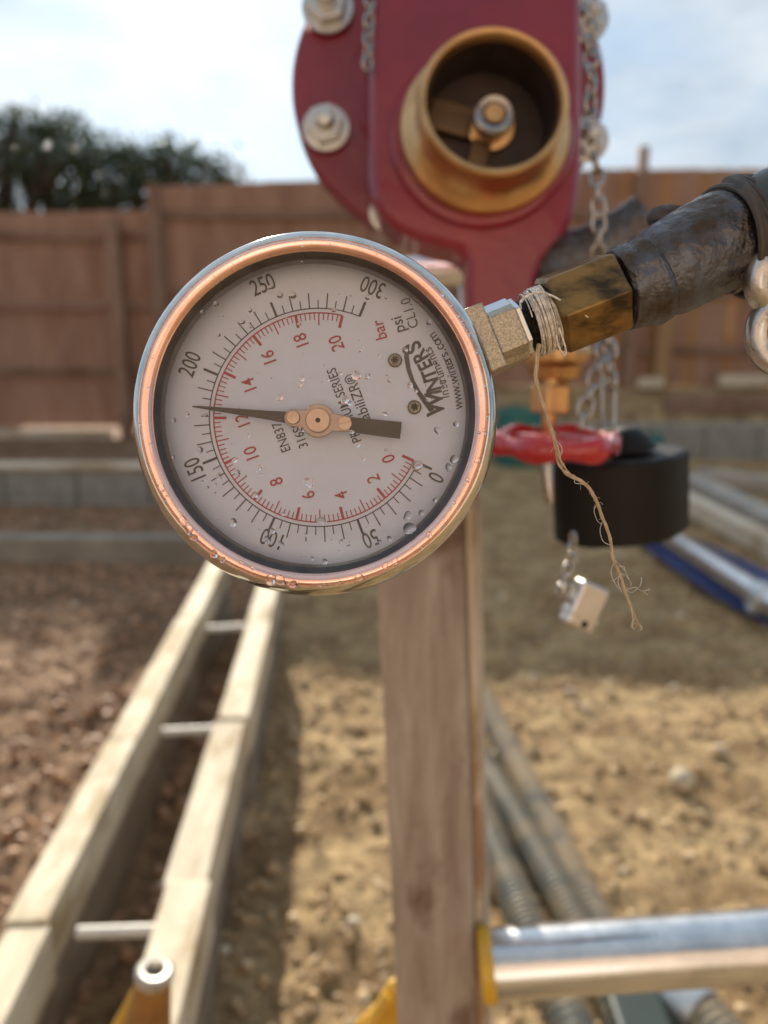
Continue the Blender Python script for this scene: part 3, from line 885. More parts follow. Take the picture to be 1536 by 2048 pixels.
def plank(label, p0, p1, w, th, z, m=M_plank):
    A = G(*p0, z); B = G(*p1, z); d = (B-A); d.normalize(); n = Vector((d.y, -d.x, 0))
    mb = MB(); v = []
    for p in (A, B):
        for q, zz in ((-w/2, -th), (w/2, -th), (w/2, 0), (-w/2, 0)):
            v.append(p + n*q + Vector((0,0,zz)))
    mb.add(v, [(0,1,2,3), (7,6,5,4), (0,4,5,1), (1,5,6,2), (2,6,7,3), (3,7,4,0)])
    return tag(obj('plank', mb, m, loc=(A.x, A.y, z-th), sharp=None, bevel=0.004), label, 'plank', 'planks lying beside the large pipe')
M_plank_g = mat('weathered_plank', (0.46, 0.42, 0.36), 0.85, 0, var=0.35, vscale=6)
plank('upper pale plank lying beyond the black cap at the right edge', (1370, 945), (1640, 1070), 0.16, 0.12, 0.13, M_plank_g)
plank('lower pale plank lying nearest the large pipe', (1350, 975), (1640, 1120), 0.10, 0.10, 0.11, M_plank)
plank('far pale plank lying furthest towards the block wall', (1400, 938), (1650, 968), 0.12, 0.1, 0.11, M_plank_g)

# ------------------------------------------------------------------ upright timber and steel upright
PD = 0.60
def upright():
    t = thing('timber_post', 'upright weathered brown timber standing behind the gauge', 'post', G(880, 3200, 0))
    # four corners down the length, at slight lean
    top = P(846, 900, 0.58); bot = P(884, 2048, 0.66)
    d = (bot - top); base = top + d * ((0 - top.z) / d.z)
    wv = RGT * 0.0325; dv = Vector((0.006, 0.019, 0))
    mb = MB(); v = []
    N = 10
    for k in range(N+1):
        c = top.lerp(base, k / N) + RGT * random.uniform(-0.0006, 0.0006)
        for s, q in ((-1, -1), (1, -1), (1, 1), (-1, 1)):
            v.append(c + wv * s + dv * q)
    f = [(3,2,1,0), tuple(4*N+i for i in range(4))]
    for k in range(N):
        for i in range(4):
            j = (i+1) % 4
            f.append((4*k+i, 4*k+j, 4*k+4+j, 4*k+4+i))
    mb.add(v, f)
    obj('timber', mb, M_post, t, sharp=None, bevel=0.0015)
    mb = MB(); v = []
    for k in (0, 1):
        c = (top if k == 0 else base) + wv + RGT*0.0035 + dv*0.2
        for s, q in ((-1,-0.75),(1,-0.75),(1,0.75),(-1,0.75)):
            v.append(c + RGT*0.003*s + dv*q)
    mb.add(v, [(3,2,1,0),(4,5,6,7),(0,1,5,4),(1,2,6,5),(2,3,7,6),(3,0,4,7)])
    obj('edge_batten', mb, M_postedge, t, sharp=None, bevel=0.001)
    return base
pbase = upright()
A = P(936, 560, 0.70); B = P(947, 1360, 0.72)
d = B - A; base = A + d * ((0 - A.z) / d.z)
mb = MB(); mb.tube([A, A.lerp(base, .5), base], 0.0085, 20)
tag(obj('steel_upright', mb, M_galv2, loc=base), 'thin pale steel tube standing just behind the upright timber', 'tube')
# bright tubes crossing behind the valve leg
t = thing('support_tube', 'short galvanised cross tube behind the red valve leg', 'tube', P(890, 545, 0.68))
mb = MB(); mb.tube([P(740, 548, 0.70), P(935, 540, 0.68)], 0.013, 20); obj('tube', mb, M_galv, t)
mb = MB(); mb.tube([P(860, 505, 0.69), P(915, 503, 0.68)], 0.010, 16); obj('stub', mb, M_galv2, t)

# ------------------------------------------------------------------ galvanised tube with yellow clamp, yellow stand
t = thing('scaffold_tube', 'bright galvanised scaffold tube running off to the right with a yellow end collar', 'tube', P(1000, 1925, 0.62))
A = P(980, 1928, 0.62); B = P(1620, 1884, 0.60)
B2 = A + (B - A) * 3.2
mb = MB(); mb.tube([A, B, B2], 0.0262, 40); obj('tube', mb, M_galv, t)
dd = (B-A).normalized()
mb = MB(); mb.tube([A - dd*0.008, A - dd*0.006, A + dd*0.001, A+dd*0.003], [0.0262, 0.0285, 0.0285, 0.0265], 36); obj('end_collar', mb, M_yellow, t)

t = thing('pipe_stand', 'yellow painted stand with a hollow steel topped socket beside the right long timber', 'stand', (0,0,0))
c = P(309, 1942, 0.66)
t.location = (c.x, c.y, 0)
T = Matrix.Translation(c) @ Matrix.Rotation(R(10), 4, 'Y')
mb = MB(); mb.lathe([(0.0155, -0.008), (0.0165, -0.004), (0.0160, 0.001), (0.0135, 0.003), (0.0085, 0.0025), (0.0072, 0.0), (0.0070, -0.03), (0, -0.03)], T, 32)
obj('steel_collar', mb, M_collar, t)
mb = MB(); mb.lathe([(0.0145, -0.006), (0.0160, -0.02), (0.0200, -0.06), (0.0215, -0.10), (0.0215, -0.30), (0.0, -0.30)], T, 32)
obj('socket', mb, M_rust, t)
# legs of the stand
for (p0, p1) in [((284, 1968), (205, 2110)), ((340, 1985), (420, 2130))]:
    a = P(*p0, 0.675); b = P(*p1, 0.70)
    d = b - a; e = a + d * ((0.0 - a.z) / d.z)
    if p0[0] > 300: a = P(330, 2080, 0.68); 
    mb = MB(); mb.tube([a, b, e], 0.0055, 12); obj('leg', mb, M_yellow, t)
t = thing('yellow_bracket', 'yellow angled bracket poking out behind the foot of the upright timber', 'bracket', P(760, 2040, 0.72))
mb = MB()
vs = [P(820, 1950, 0.72), P(778, 1968, 0.72), P(758, 2008, 0.715), P(712, 2052, 0.71), P(700, 2110, 0.71), P(820, 2110, 0.72)]
bk = [p + Vector((0, 0.006, 0)) for p in vs]
n_ = len(vs)
mb.add(vs + bk, [tuple(range(n_))[::-1], tuple(range(n_, 2*n_))] + [(i, (i+1) % n_, n_+(i+1) % n_, n_+i) for i in range(n_)])
obj('plate', mb, M_yellow, t, sharp=None, bevel=0.001)
mb = MB(); mb.tube([P(775, 1990, 0.712), P(735, 2060, 0.702), P(700, 2130, 0.70)], 0.006, 10); obj('gusset', mb, M_yellow, t)

# ------------------------------------------------------------------ red valve
CM = Matrix((( RGT.x, UPV.x, -FWD.x, 0), (RGT.y, UPV.y, -FWD.y, 0), (RGT.z, UPV.z, -FWD.z, 0), (0, 0, 0, 1)))   # local z points back to the camera
def CF(px, py, d, rx=0, ry=0, rz=0):
    return Matrix.Translation(P(px, py, d)) @ CM @ Matrix.Rotation(rz, 4, 'Z') @ Matrix.Rotation(ry, 4, 'Y') @ Matrix.Rotation(rx, 4, 'X')
VD = 0.60
vt = thing('hydrant_valve', 'red painted flanged valve with an open brass outlet facing the camera', 'valve', P(897, 500, VD))
mb = MB()
rf = 314 * VD / F
mb.lathe([(0, -0.020), (rf-0.002, -0.020), (rf, -0.018), (rf, -0.002), (rf-0.002, 0.0), (rf*0.62, 0.0), (rf*0.60, 0.003), (0, 0.003)], CF(897, 170, VD), 96)
obj('flange', mb, M_red, vt)
# body outline, at depth .56
bd = 0.555
def ol(pts, d):
    return [((px - 940) / F * d, -(py - 300) / F * d) for px, py in pts]
outline = [(738,-220),(738,340),(744,385),(762,425),(792,455),(840,480),(890,492),(925,500),(936,520),(938,668),(1072,668),(1076,560),(1090,520),(1120,490),(1145,440),(1160,380),(1165,330),(1165,-220)]
mb = MB(); mb.prism(ol(outline, bd)[::-1], -0.042, 0.0, CF(940, 300, bd))
obj('body', mb, M_red, vt, sharp=30, bevel=0.006)
# raised collar on the body round the outlet
mb = MB(); mb.lathe([(0.064, -0.002), (0.066, 0.002), (0.064, 0.005), (0.050, 0.006)], CF(963, 275, bd), 72)
obj('boss', mb, M_red, vt)
# brass outlet
mb = MB()
prof = [(0.054, 0.004), (0.0600, 0.0045), (0.0606, 0.008), (0.0596, 0.0125), (0.0560, 0.0155), (0.0520, 0.019), (0.0500, 0.024), (0.0490, 0.034), (0.0492, 0.0405),
        (0.0500, 0.0420), (0.0498, 0.0455), (0.0482, 0.0472), (0.0455, 0.0468), (0.0440, 0.045), (0.0432, 0.040)]
ocf = CF(966, 272, bd, rx=R(-1.0), ry=R(2.2))
mb.lathe(prof, ocf, 96)
ou = obj('outlet', mb, M_brass, vt)
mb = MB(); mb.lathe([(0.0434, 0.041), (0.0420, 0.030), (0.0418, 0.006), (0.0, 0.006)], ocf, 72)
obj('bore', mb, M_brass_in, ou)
mb = MB()
for a, w_ in ((166, 0.011), (256, 0.007)):
    M2 = ocf @ Matrix.Rotation(R(a), 4, 'Z')
    mb.box((0.010, -w_, 0.0062), (0.0415, w_, 0.014), M2)
obj('bore_web', mb, M_brass_web, ou, sharp=None, bevel=0.0015)
mb = MB()
pc = CF(989, 226, bd - 0.030)
mb.lathe([(0, -0.022), (0.0165, -0.022), (0.0165, -0.018), (0.0065, -0.016), (0.0065, 0.001), (0, 0.001)], pc, 32)
pn = obj('spindle', mb, M_brass, vt)
mb = MB(); mb.lathe([(0.0080, -0.010), (0.0122, -0.010), (0.0138, -0.007), (0.0136, -0.001), (0.0120, 0.0), (0.0086, -0.0005)], pc, 40, closed=True)
obj('spindle_ring', mb, M_chrome, pn)
# flange bolts
for (px, py, s) in [(655, 18, 1.1), (652, 258, 1.0), (1172, 282, 0.95), (776, 428, 0.8), (1170, 40, 1.0)]:
    bcf = CF(px, py, VD - 0.004) if px > 640 and px < 700 else CF(px, py, VD-0.004)
    mb = MB(); mb.lathe([(0.0075, 0), (0.0180*s, 0.0), (0.0180*s, 0.0025), (0.0075, 0.003)], bcf, 32)
    wsh = obj('flange_bolt', mb, M_zinc, vt)
    mb = MB()
    hexp = [(0.0145*s*math.cos(R(60*k+15)), 0.0145*s*math.sin(R(60*k+15))) for k in range(6)]
    mb.prism(hexp, 0.0026, 0.0125, bcf)
    obj('nut', mb, M_zinc, wsh, sharp=None, bevel=0.001)
    mb = MB(); mb.lathe([(0.0075*s, 0.002), (0.0075*s, 0.019), (0.0062*s, 0.021), (0, 0.0215)], bcf, 20)
    obj('stud', mb, M_zinc, wsh)

# dark iron drain elbow with brass gland and red handwheel
dv = thing('drain_valve', 'dark iron elbow valve with brass gland and red handwheel behind the pipe fittings', 'valve', P(1110, 900, 0.56))
mb = MB()
mb.tube([P(1040, 560, 0.585), P(1075, 555, 0.58), P(1120, 535, 0.575), P(1190, 512, 0.57), P(1262, 470, 0.56), P(1300, 440, 0.555)], [0.018, 0.022, 0.0245, 0.0235, 0.022, 0.021], 24)
mb.tube([P(1110, 540, 0.575), P(1110, 600, 0.57), P(1111, 690, 0.565)], [0.023, 0.022, 0.020], 24)
obj('elbow', mb, M_iron, dv)
def vert(px, py, d):
    return Matrix.Translation(P(px, py, d))
s_ = 0.56 / F
mb = MB()
mb.lathe([(0.0, 0.012), (0.018, 0.012), (0.0255, 0.009), (0.0262, 0.004), (0.0255, 0.0), (0.0200, -0.004), (0.0185, -0.012), (0.0120, -0.014), (0.0100, -0.020), (0.0, -0.020)], vert(1110, 720, 0.56), 36)
obj('bonnet', mb, M_brass, dv)
mb = MB(); hexp = [(0.0158*math.cos(R(60*k+8)), 0.0158*math.sin(R(60*k+8))) for k in range(6)]
mb.prism(hexp, -0.0098, 0.0098, vert(1103, 796, 0.56))
obj('gland_nut', mb, M_brass, dv, sharp=None, bevel=0.0012)
mb = MB(); mb.lathe([(0.0, 0.03), (0.0055, 0.03), (0.0055, -0.022), (0.0, -0.022)], vert(1098, 840, 0.56), 20)
obj('stem', mb, M_brass, dv)
hw = vert(1108, 886, 0.535)
mb = MB()
rim = []
n1 = 72
for i in range(n1):
    a = 2*PI*i/n1
    lob = 0.5 + 0.5*math.cos(6*a)
    rr = 0.0376 + 0.0030*lob
    rim.append((rr, a, 0.0048 + 0.0024*lob))
vs = []; fs = []
m1 = 10
for rr, a, tr2 in rim:
    for k in range(m1):
        b = 2*PI*k/m1
        q = rr + tr2*0.8*math.cos(b); z = tr2*1.25*math.sin(b)
        vs.append((q*math.cos(a), q*math.sin(a), z))
for i in range(n1):
    for k in range(m1):
        fs.append((i*m1+k, ((i+1) % n1)*m1+k, ((i+1) % n1)*m1+(k+1) % m1, i*m1+(k+1) % m1))
mb.add(vs, fs, hw)
obj('wheel_rim', mb, M_redwheel, dv)
mb = MB()
for k in range(6):
    a = R(60*k + 10)
    p0 = hw @ Vector((0.006*math.cos(a), 0.006*math.sin(a), 0.001)); p1 = hw @ Vector((0.037*math.cos(a), 0.037*math.sin(a), 0.0))
    mb.tube([p0, p1], [0.0045, 0.0035], 10)
mb.lathe([(0, 0.006), (0.009, 0.006), (0.010, 0.003), (0.010, -0.005), (0, -0.005)], hw, 24)
obj('wheel_spokes', mb, M_redwheel, dv)
mb = MB(); rs = random.Random(5)
for _ in range(90):
    a = rs.uniform(0, 2*PI)
    q = 0.0385 + rs.uniform(-0.004, 0.0055)
    zz = 0.0072 - abs(q-0.0395)*0.5
    r = rs.uniform(0.0006, 0.0020)
    mb.ico(hw @ Vector((q*math.cos(a), q*math.sin(a), zz)), r, 2, (1, 1, 0.7))
for _ in range(34):
    a = rs.uniform(PI, 2*PI)
    q = 0.0385 + 0.0045
    mb.ico(hw @ Vector(((q+.0012)*math.cos(a), (q+.0012)*math.sin(a), rs.uniform(-0.004, 0.004))), rs.uniform(0.0004, 0.001), 2)
obj('water_droplets', mb, M_water, dv, kind='stuff', sharp=180)

# ------------------------------------------------------------------ chains
link_cache = {}
def link_mesh(L_, W_, r):
    key = (L_, W_, r)
    if key in link_cache: return link_cache[key]
    pts = []
    h = (L_ - W_) / 2
    for k in range(20):
        a = 2*PI*k/20
        x = math.cos(a)*W_/2; y = math.sin(a)*W_/2
        pts.append(Vector((x, 0, y + (h if y >= 0 else -h))))
    mb = MB(); mb.tube(pts, r, 8, closed=True)
    me = bpy.data.meshes.new('link')
    me.from_pydata(mb.v, [], mb.f); me.shade_smooth(); me.materials.append(M_chrome)
    link_cache[key] = me
    return me
def chain(label, pts, L_=0.0125, W_=0.0085, r=0.0013, group=None, name='chain', seed=1, slack=0.25):
    rs = random.Random(seed)
    pts = [Vector(p) for p in pts]
    t = thing(name, label, 'chain', pts[0], group)
    me = link_mesh(L_, W_, r)
    step = L_ - 2.2*r
    seg = 0; pos = pts[0].copy(); i = 0
    segs = []
    for a, b in zip(pts[:-1], pts[1:]):
        segs.append((a, b, (b-a).length))
    total = sum(s[2] for s in segs)
    d = 0
    while d < total:
        acc = d
        for a, b, l in segs:
            if acc <= l: break
            acc -= l
        p = a.lerp(b, min(1, acc/l)); tdir = (b-a).normalized()
        q = tdir.to_track_quat('Z', 'Y').to_matrix().to_4x4()
        o = bpy.data.objects.new('link', me)
        COL.objects.link(o); o.parent = t
        ang = (i % 2) * PI/2 + PI/4 + rs.uniform(-slack, slack)
        tilt = Matrix.Rotation(rs.uniform(-0.15, 0.15), 4, 'X')
        o.matrix_local = Matrix.Translation(p - pts[0]) @ q @ Matrix.Rotation(ang, 4, 'Z') @ tilt
        d += step; i += 1
    return t
CD = 0.50
chain('long steel chain hanging down the right side of the red valve', [P(1168, -60, CD), P(1180, 60, CD), P(1184, 160, CD), P(1178, 260, CD), P(1192, 330, CD), P(1198, 420, CD), P(1196, 520, CD+.01), P(1208, 620, CD+.01), P(1220, 700, CD), P(1222, 780, CD)], seed=2)
chain('short steel chain strand slanting down to the black cap', [P(1212, 672, CD+.004), P(1196, 740, CD), P(1176, 800, CD), P(1158, 868, CD)], L_=0.0130, W_=0.0092, r=0.0014, seed=3)
chain('steel chain lying against the left edge of the red valve body', [P(741, -60, 0.548), P(739, 20, 0.548), P(736, 80, 0.548), P(735, 128, 0.548)], L_=0.010, W_=0.007, r=0.0012, seed=4)
# long end hook of the chain
t = thing('chain_hook', 'long narrow steel hook joining the hanging chain to the black cap', 'hook', P(1218, 860, CD))
me = MB(); pts = []
for k in range(24):
    a = 2*PI*k/24; x = 0.0042*math.cos(a); y = 0.0042*math.sin(a) + (0.012 if math.sin(a) >= 0 else -0.012)
    pts.append(P(1218, 812, CD) + RGT*x + UPV*y)
me.tube(pts, 0.0014, 8, closed=True); obj('hook', me, M_chrome, t)

# ------------------------------------------------------------------ black blanking cap with clip, chain, padlock
cp = thing('blanking_cap', 'chunky black plastic blanking cap hanging behind the handwheel', 'cap', P(1240, 1000, 0.50))
cc = P(1240, 984, 0.565)
TR = Matrix.Translation(cc) @ Matrix.Rotation(R(-5), 4, 'Y') @ Matrix.Rotation(R(-1), 4, 'X') @ Matrix.Scale(1.06, 4)
plan = [(-0.047, -0.004), (-0.044, -0.020), (-0.030, -0.034), (-0.004, -0.037), (0.014, -0.036), (0.030, -0.024), (0.046, -0.004), (0.047, 0.014), (0.036, 0.034), (0.0, 0.044), (-0.034, 0.034)]
mb = MB(); mb.prism(plan, -0.0295, 0.0265, TR)
obj('body', mb, M_blackcap, cp, sharp=40, bevel=0.0028)
mb = MB()
mb.lathe([(0.0, 0.0405), (0.008, 0.0400), (0.0125, 0.0365), (0.018, 0.030), (0.020, 0.026), (0.0, 0.026)], TR @ Matrix.Translation((0.005, 0.0, 0.004)), 28)
obj('lug', mb, M_blackcap, cp)
mb = MB(); mb.tube([P(1094, 928, 0.47), P(1096, 965, 0.47), P(1100, 1005, 0.472)], [0.0040, 0.0036, 0.0026], 14)
obj('steel_clip', mb, M_chrome, cp)
chain('tiny steel chain between the black cap and the padlock', [P(1146, 1078, 0.48), P(1143, 1120, 0.48), P(1128, 1160, 0.48), P(1118, 1196, 0.48)], L_=0.0085, W_=0.0055, r=0.0009, seed=6)
pl = thing('padlock', 'small silver padlock dangling tilted below the black cap', 'padlock', P(1165, 1208, 0.48))
M2 = CF(1168, 1210, 0.48, rz=R(-24), ry=R(18))
mb = MB(); mb.box((-0.0100, -0.0145, -0.006), (0.0100, 0.0145, 0.006), M2)
obj('body', mb, M_padlock, pl, sharp=None, bevel=0.0018)
mb = MB(); pts = []
for k in range(15):
    a = PI/2 + PI*k/14
    pts.append(M2 @ Vector((-0.0095 + 0.0085*math.cos(a), 0.004 + 0.0052*math.sin(a), 0.0)))
mb.tube(pts, 0.0015, 10); obj('shackle', mb, M_chrome, pl)
mb = MB(); mb.box((-0.0104, -0.0080, -0.0064), (0.0104, -0.0060, 0.0064), M2)
obj('seam_band', mb, M_zinc, pl, sharp=None)
mb = MB(); mb.lathe([(0.0, 0.0064), (0.0022, 0.0064), (0.0024, 0.0060)], M2 @ Matrix.Translation((0.002, -0.0108, 0)), 16); obj('keyhole', mb, M_hole, pl)

# ------------------------------------------------------------------ pressure gauge
GD = 0.2265
gt = thing('pressure_gauge', 'round pressure gauge with a warm reflection coloured into its steel bezel, wet with raindrops', 'pressure gauge', P(627, 823, GD + 0.02))
GM = CF(627, 823, GD)
def LG(px, py, z):
    """gauge-local x, y of the point seen at (px, py) on the plane z of the gauge"""
    d = GD - z
    p = GM.inverted() @ P(px, py, d)
    return p.x, p.y
bez = [(0.0515, -0.0300), (0.0532, -0.0290), (0.0534, -0.0100), (0.0538, -0.0085), (0.0544, -0.0072), (0.0546, -0.0060), (0.0544, -0.0044), (0.0539, -0.0030), (0.0533, -0.0020), (0.0526, -0.0013), (0.0519, -0.0008), (0.0514, -0.0007), (0.0511, -0.0012)]
mb = MB(); mb.lathe(bez, GM, 160); obj('bezel_rim', mb, M_steel, gt, sharp=60)
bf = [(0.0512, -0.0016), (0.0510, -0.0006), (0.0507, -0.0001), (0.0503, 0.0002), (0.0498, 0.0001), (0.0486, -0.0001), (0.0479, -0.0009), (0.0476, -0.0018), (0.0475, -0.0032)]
mb = MB(); mb.lathe(bf, GM, 160); bezf = obj('bezel_face', mb, M_bezel_glow, gt, sharp=60)  # salmon tint stands in for a reflection on the steel
mb = MB(); mb.lathe([(0.04765, -0.0022), (0.0470, -0.0027), (0.0458, -0.0042), (0.0453, -0.0052), (0.0452, -0.0062), (0.0500, -0.0075), (0.0530, -0.014)], GM, 128)
obj('gasket', mb, M_case, gt, sharp=60)
mb = MB(); mb.lathe([(0.0, -0.038), (0.030, -0.038), (0.046, -0.036), (0.0515, -0.032), (0.0525, -0.028), (0.0525, -0.0165)], GM, 96)
obj('case', mb, M_case, gt)
ZD = -0.0125
mb = MB(); mb.lathe([(0.0, ZD), (0.0505, ZD), (0.0508, ZD - 0.0004), (0.0, ZD - 0.0006)], GM, 96)
dial = obj('dial', mb, M_dial, gt)
DCX, DCY = LG(637, 835, ZD)
SD = (GD - ZD) / F       # metres per photo pixel on the dial
zi = ZD + 0.00015
def quad(mb, r0, r1, ang, w, z=zi):
    c, s = math.cos(ang), math.sin(ang)
    tx, ty = -s*w/2, c*w/2
    v = [(DCX + c*r0 - tx, DCY + s*r0 - ty, z), (DCX + c*r1 - tx, DCY + s*r1 - ty, z), (DCX + c*r1 + tx, DCY + s*r1 + ty, z), (DCX + c*r0 + tx, DCY + s*r0 + ty, z)]
    mb.add(v, [(0,1,2,3)], GM)
def arc(mb, r0, r1, a0, a1, n=140, z=zi):
    v = []; f = []
    for k in range(n+1):
        a = a0 + (a1-a0)*k/n
        v += [(DCX + r0*math.cos(a), DCY + r0*math.sin(a), z), (DCX + r1*math.cos(a), DCY + r1*math.sin(a), z)]
        if k: f.append((2*k-2, 2*k-1, 2*k+1, 2*k) if a1 > a0 else (2*k-2, 2*k, 2*k+1, 2*k-1))
    mb.add(v, f, GM)
A0 = R(-24.5); SP = R(44.6) / 50           # angle of 0, angle per psi (clockwise)
def ap(psi): return A0 - SP * psi
mb = MB()
arc(mb, 217*SD, 219.2*SD, ap(0), ap(300))
for k in range(61):
    if k % 10 == 0: quad(mb, 218*SD, 249*SD, ap(5*k), 5*SD)
    elif k % 2 == 0: quad(mb, 218*SD, 249*SD, ap(5*k), 2.3*SD)
    else: quad(mb, 218*SD, 235*SD, ap(5*k), 2.0*SD)
obj('psi_scale', mb, M_black, dial, sharp=None)
mb = MB()
arc(mb, 208*SD, 210.6*SD, ap(0), ap(290))
for k in range(101):
    a = ap(k*2.9)
    if k % 10 == 0: quad(mb, 184*SD, 209*SD, a, 5.5*SD, zi + 0.00002)
    elif k % 5 == 0: quad(mb, 184*SD, 209*SD, a, 2.3*SD)
    else: quad(mb, 195*SD, 209*SD, a, 2.0*SD)
obj('bar_scale', mb, M_red_ink, dial, sharp=None)

def text_mesh(s, size, xs=1.0, bold=0.0, shear=0.0, align='CENTER'):
    cu = bpy.data.curves.new('txt', 'FONT')
    cu.body = s; cu.size = size; cu.align_x = align; cu.align_y = 'CENTER' if align == 'CENTER' else 'BOTTOM_BASELINE'
    cu.offset = bold * size; cu.shear = shear; cu.resolution_u = 4
    o = bpy.data.objects.new('txt', cu); COL.objects.link(o)
    dg = bpy.context.evaluated_depsgraph_get()
    me = bpy.data.meshes.new_from_object(o.evaluated_get(dg))
    v = [(p.co.x * xs, p.co.y, 0.0) for p in me.vertices]; f = [tuple(q.vertices) for q in me.polygons]
    bpy.data.objects.remove(o); bpy.data.curves.remove(cu); bpy.data.meshes.remove(me)
    return v, f
def dial_text(s, px, py, cap, rot, m, name, xs=0.8, bold=0.0, shear=0.0, align='CENTER', mb=None):
    x, y = LG(px, py, zi)
    v, f = text_mesh(s, cap * SD / 0.62, xs, bold, shear, align)
    own = mb is None
    mb = mb or MB()
    M = GM @ Matrix.Translation((x, y, zi + 0.00003)) @ Matrix.Rotation(rot, 4, 'Z')
    mb.add(v, f, M)
    if own: return obj(name, mb, m, dial, sharp=None)
def posang(px, py): return math.atan2(-(py - 835), px - 637)
for s, px, py in [('250', 526, 571), ('200', 381, 729), ('150', 392, 940), ('100', 546, 1077), ('50', 741, 1076)]:
    dial_text(s, px, py, 29, posang(px, py) - PI/2, M_black, 'scale_number', xs=0.72, bold=0.004)
for s, px, py in [('300', 746, 573), ('0', 874, 956)]:
    dial_text(s, px, py, 29, posang(px, py) + PI/2, M_black, 'scale_number', xs=0.72, bold=0.004)
UPR = R(110)
for s, px, py in [('0', 778, 917), ('2', 748, 957), ('4', 684, 990), ('6', 618, 990), ('8', 554, 963), ('10', 504, 908), ('12', 487, 842), ('14', 500, 771), ('16', 539, 716), ('18', 604, 682), ('20', 674, 686)]:
    dial_text(s, px, py, 23, UPR, M_red_ink, 'scale_number', xs=0.85, bold=0.006)
dial_text('bar', 760, 660, 21, R(105), M_red_ink, 'unit_text', xs=0.9, bold=0.006)
dial_text('psi', 797, 649, 21, R(106), M_black, 'unit_text', xs=0.9, bold=0.006)
dial_text('CL1.0', 820, 626, 18, R(108), M_black, 'class_text', xs=0.9)
dial_text('EN837-1', 582, 901, 17, UPR, M_black, 'standard_text', xs=0.82, bold=0.004, align='LEFT')
dial_text('316SS', 617, 893, 17, UPR, M_black, 'standard_text', xs=0.82, bold=0.004, align='LEFT')
dial_text('PREMIUM SERIES', 724, 882, 17, UPR, M_black, 'series_text', xs=0.80, bold=0.004, align='LEFT')
dial_text('StabiliZR\u00ae', 748, 856, 19, UPR, M_black, 'series_text', xs=0.88, bold=0.004, align='LEFT')
def arc_text(s, r, a0, a1, cap, m, name, xs, bold=0, shear=0, caps=None):
    mb = MB(); n = len(s)
    wts = [1.75 if c in 'WM' else 1.35 if c in 'wm' else (0.5 if c in 'iIl.tr' else 1.0) for c in s]
    tot = sum(wts); acc = 0
    for i, c in enumerate(s):
        a = a0 + (a1 - a0) * (acc + wts[i]/2) / tot; acc += wts[i]
        cpx = 637 + r*math.cos(a); cpy = 835 - r*math.sin(a)
        dial_text(c, cpx, cpy, caps[i] if caps else cap, a + PI/2, m, name, xs, bold, shear, mb=mb, align='LEFT' if False else 'CENTERB')
    return obj(name, mb, m, dial, sharp=None)
# glyphs on an arc keep a common baseline
_tm = text_mesh
def text_mesh(s, size, xs=1.0, bold=0.0, shear=0.0, align='CENTER'):
    if align == 'CENTERB':
        v, f = _tm(s, size, xs, bold, shear, 'LEFT')
        if v:
            cx = (min(p[0] for p in v) + max(p[0] for p in v)) / 2
            v = [(p[0]-cx, p[1], p[2]) for p in v]
        return v, f
    return _tm(s, size, xs, bold, shear, align)
arc_text('www.winters.com', 289, R(3.5), R(36.5), 18, M_black, 'web_address', 0.86, 0.003)
arc_text('Instruments', 265, R(8.5), R(33), 16, M_black, 'maker_text', 0.86, 0.006)
arc_text('WINTERS', 251, R(2.0), R(39), 26, M_black, 'maker_name', 0.86, 0.028, 0.0, caps=[31, 27, 26, 25, 25, 26, 28])
mb = MB()
band = [(864, 822), (850, 803), (836, 783), (825, 762), (817, 738), (813, 713), (814, 690)]
v = []; f = []
for k, (px, py) in enumerate(band):
    x, y = LG(px, py, zi)
    a = math.atan2(-(py-835), px-637)
    wv = (4.2 + 0.4*abs(k-3)) * SD
    dx = (math.cos(R(25))*wv, math.sin(R(25))*wv)
    v += [(x - dx[0], y - dx[1], zi), (x + dx[0], y + dx[1], zi)]
    if k: f.append((2*k-2, 2*k, 2*k+1, 2*k-1)[::-1])
mb.add(v, f, GM); obj('logo_arc', mb, M_black, dial, sharp=None)

# dial screws
for k, (px, py) in enumerate([(790, 720), (829, 814)]):
    x, y = LG(px, py, ZD + 0.001)
    T = GM @ Matrix.Translation((x, y, ZD))
    mb = MB(); mb.lathe([(0.00215, 0.0), (0.00215, 0.0007), (0.0018, 0.0010), (0.0, 0.00115)], T, 28)
    sc_ = obj('dial_screw', mb, M_dscrew, dial)
    mb = MB(); st = []
    for i in range(24):
        a = 2*PI*i/24; rr = 0.00105 + 0.00030*math.cos(6*a)
        st.append((rr*math.cos(a+.3*k), rr*math.sin(a+.3*k)))
    mb.prism(st, 0.00108, 0.00122, T); obj('star_recess', mb, M_hole, sc_, sharp=None)
# stop pin at zero
x, y = LG(834, 931, ZD + 0.002)
T = GM @ Matrix.Translation((x, y, ZD))
mb = MB(); mb.lathe([(0.0015, 0.0), (0.0015, 0.0004), (0.0009, 0.0006), (0.0009, 0.0024), (0.0006, 0.0028), (0.0, 0.0029)], T, 24)
obj('stop_pin', mb, M_hub, dial)

